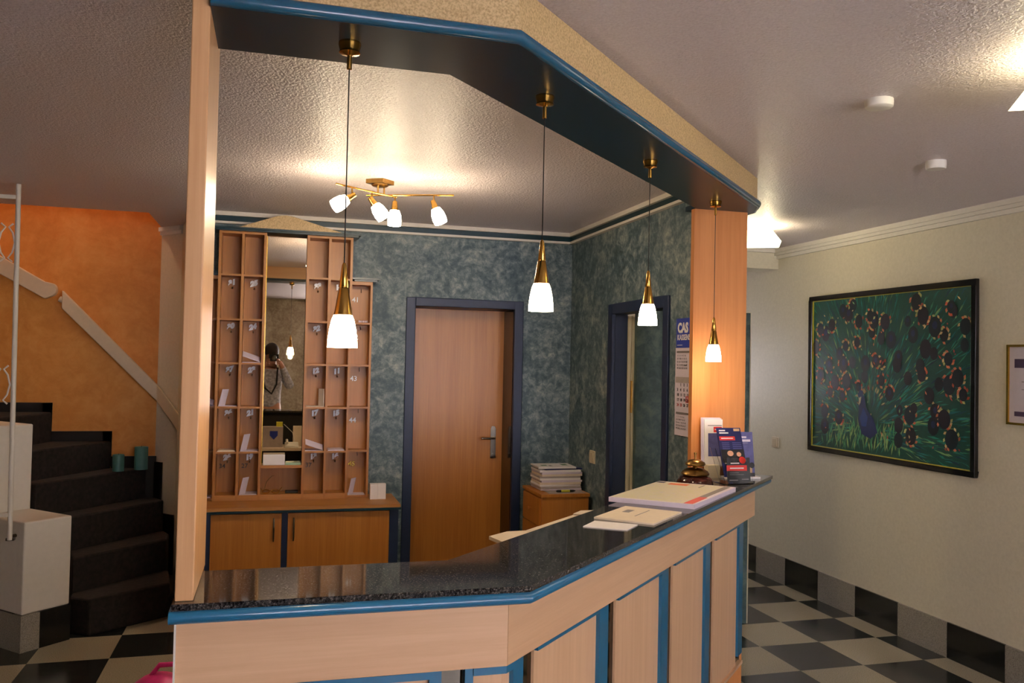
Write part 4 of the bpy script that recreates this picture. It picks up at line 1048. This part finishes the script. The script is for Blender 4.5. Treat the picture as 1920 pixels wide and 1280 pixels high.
for sx in (1, -1):
    hx0 = .055 if sx > 0 else -.072
    for k in range(4):
        z0 = 1.625-.02*k; L = (.03, .034, .032, .026)[k]
        skin_chain('finger', [(hx0+sx*.012, -.10, z0-.012, .0095), (hx0+sx*.006, -.075, z0-.004, .009), (hx0-sx*.006, -.058, z0, .0085), (hx0-sx*L*.8, -.052, z0+.001, .0075)], [(0, 1), (1, 2), (2, 3)], 'skin', pe, 1)
    skin_chain('thumb', [(hx0+sx*.01, -.12, 1.60, .011), (hx0-sx*.002, -.132, 1.615, .010), (hx0-sx*.018, -.135, 1.625, .008)], [(0, 1), (1, 2)], 'skin', pe, 1)
cmr = empty('photo_camera', (0, -.09, 1.65), 'black camera held at the face of the photographer in the mirror', 'camera')
B(-.065, .058, -.125, -.062, 1.60, 1.69).build('body', 'black_matt', cmr, bevel=.008)
MB().lathe([(.034, 0), (.034, .035), (.030, .045)], (0, -.064, 1.645), (0, 1, 0)).build('lens', 'black_gloss', cmr)
MB().extr([(-.028, -.115, 1.69), (.022, -.115, 1.69), (.014, -.115, 1.718), (-.02, -.115, 1.718)], (0, .045, 0)).build('viewfinder_hump', 'black_matt', cmr)

# ------------------------------------------------------------------ light
def light(name, typ, loc, energy, color=(1, 1, 1), **kw):
    l = bpy.data.lights.new(name, typ); l.energy = energy; l.color = color
    for k, v in kw.items(): setattr(l, k, v)
    o = bpy.data.objects.new(name, l); COL.objects.link(o); o.location = loc; return o
w = bpy.data.worlds.new('World'); SC.world = w; w.use_nodes = True
bg = w.node_tree.nodes['Background']; bg.inputs[0].default_value = (.92, .865, .97, 1); bg.inputs[1].default_value = 14
for a, b in wins:
    o = light('window_portal', 'AREA', ((a+b)/2, YB-.03, 1.575), 1, shape='RECTANGLE', size=b-a-.1, size_y=1.55)
    o.rotation_euler = (PI/2, 0, PI); o.data.cycles.is_portal = True
o = light('window_portal', 'AREA', (2.95, YE-.01, 1.625), 1, shape='RECTANGLE', size=.56, size_y=.62)
o.rotation_euler = (-PI/2, 0, PI); o.data.cycles.is_portal = True
for (px, py, pz), dr in heads:
    dv = Vector(dr).normalized(); p = Vector((px, py, pz-.042))+dv*.118
    light('spot_bulb', 'POINT', p, 4.5, (1, .80, .55), shadow_soft_size=.025)
for x, y, zc in ((.160, 2.114, 1.757), (.743, 2.353, 1.880), (1.363, 2.967, 1.881), (1.989, 3.591, 1.752)):
    light('pendant_bulb', 'POINT', (x, y, zc-.10), 2.2, (1, .78, .52), shadow_soft_size=.02)
light('stair_bulb', 'POINT', (-1.75, 6.44, 4.72), 60, (1, .82, .60), shadow_soft_size=.09)
for cx, cy in ((3.015, 4.905), (2.20, 1.877)):
    light('ceiling_bulb', 'POINT', (cx+.075, cy+.05, 2.545), 5, (1, .86, .55), shadow_soft_size=.02)

# ------------------------------------------------------------------ camera
f_px, yaw, pitch, roll = 1592.4, .2727, .0244, .0206
fwv = Vector((math.sin(yaw)*math.cos(pitch), math.cos(yaw)*math.cos(pitch), math.sin(pitch)))
rtv = Vector((math.cos(yaw), -math.sin(yaw), 0)); upv = rtv.cross(fwv)
r2v = rtv*math.cos(roll)+upv*math.sin(roll); u2v = -rtv*math.sin(roll)+upv*math.cos(roll)
cd = bpy.data.cameras.new('camera'); co = bpy.data.objects.new('camera', cd); COL.objects.link(co)
cd.sensor_width = 36; cd.lens = f_px/1920*36; cd.clip_start = .02
co.matrix_world = Matrix(((r2v.x, u2v.x, -fwv.x, 0), (r2v.y, u2v.y, -fwv.y, 0), (r2v.z, u2v.z, -fwv.z, 1.65), (0, 0, 0, 1)))
SC.camera = co
SC.view_settings.view_transform = 'Standard'; SC.view_settings.look = 'None'
SC.view_settings.exposure = 0.0; SC.view_settings.gamma = 1; SC.view_settings.use_curve_mapping = False
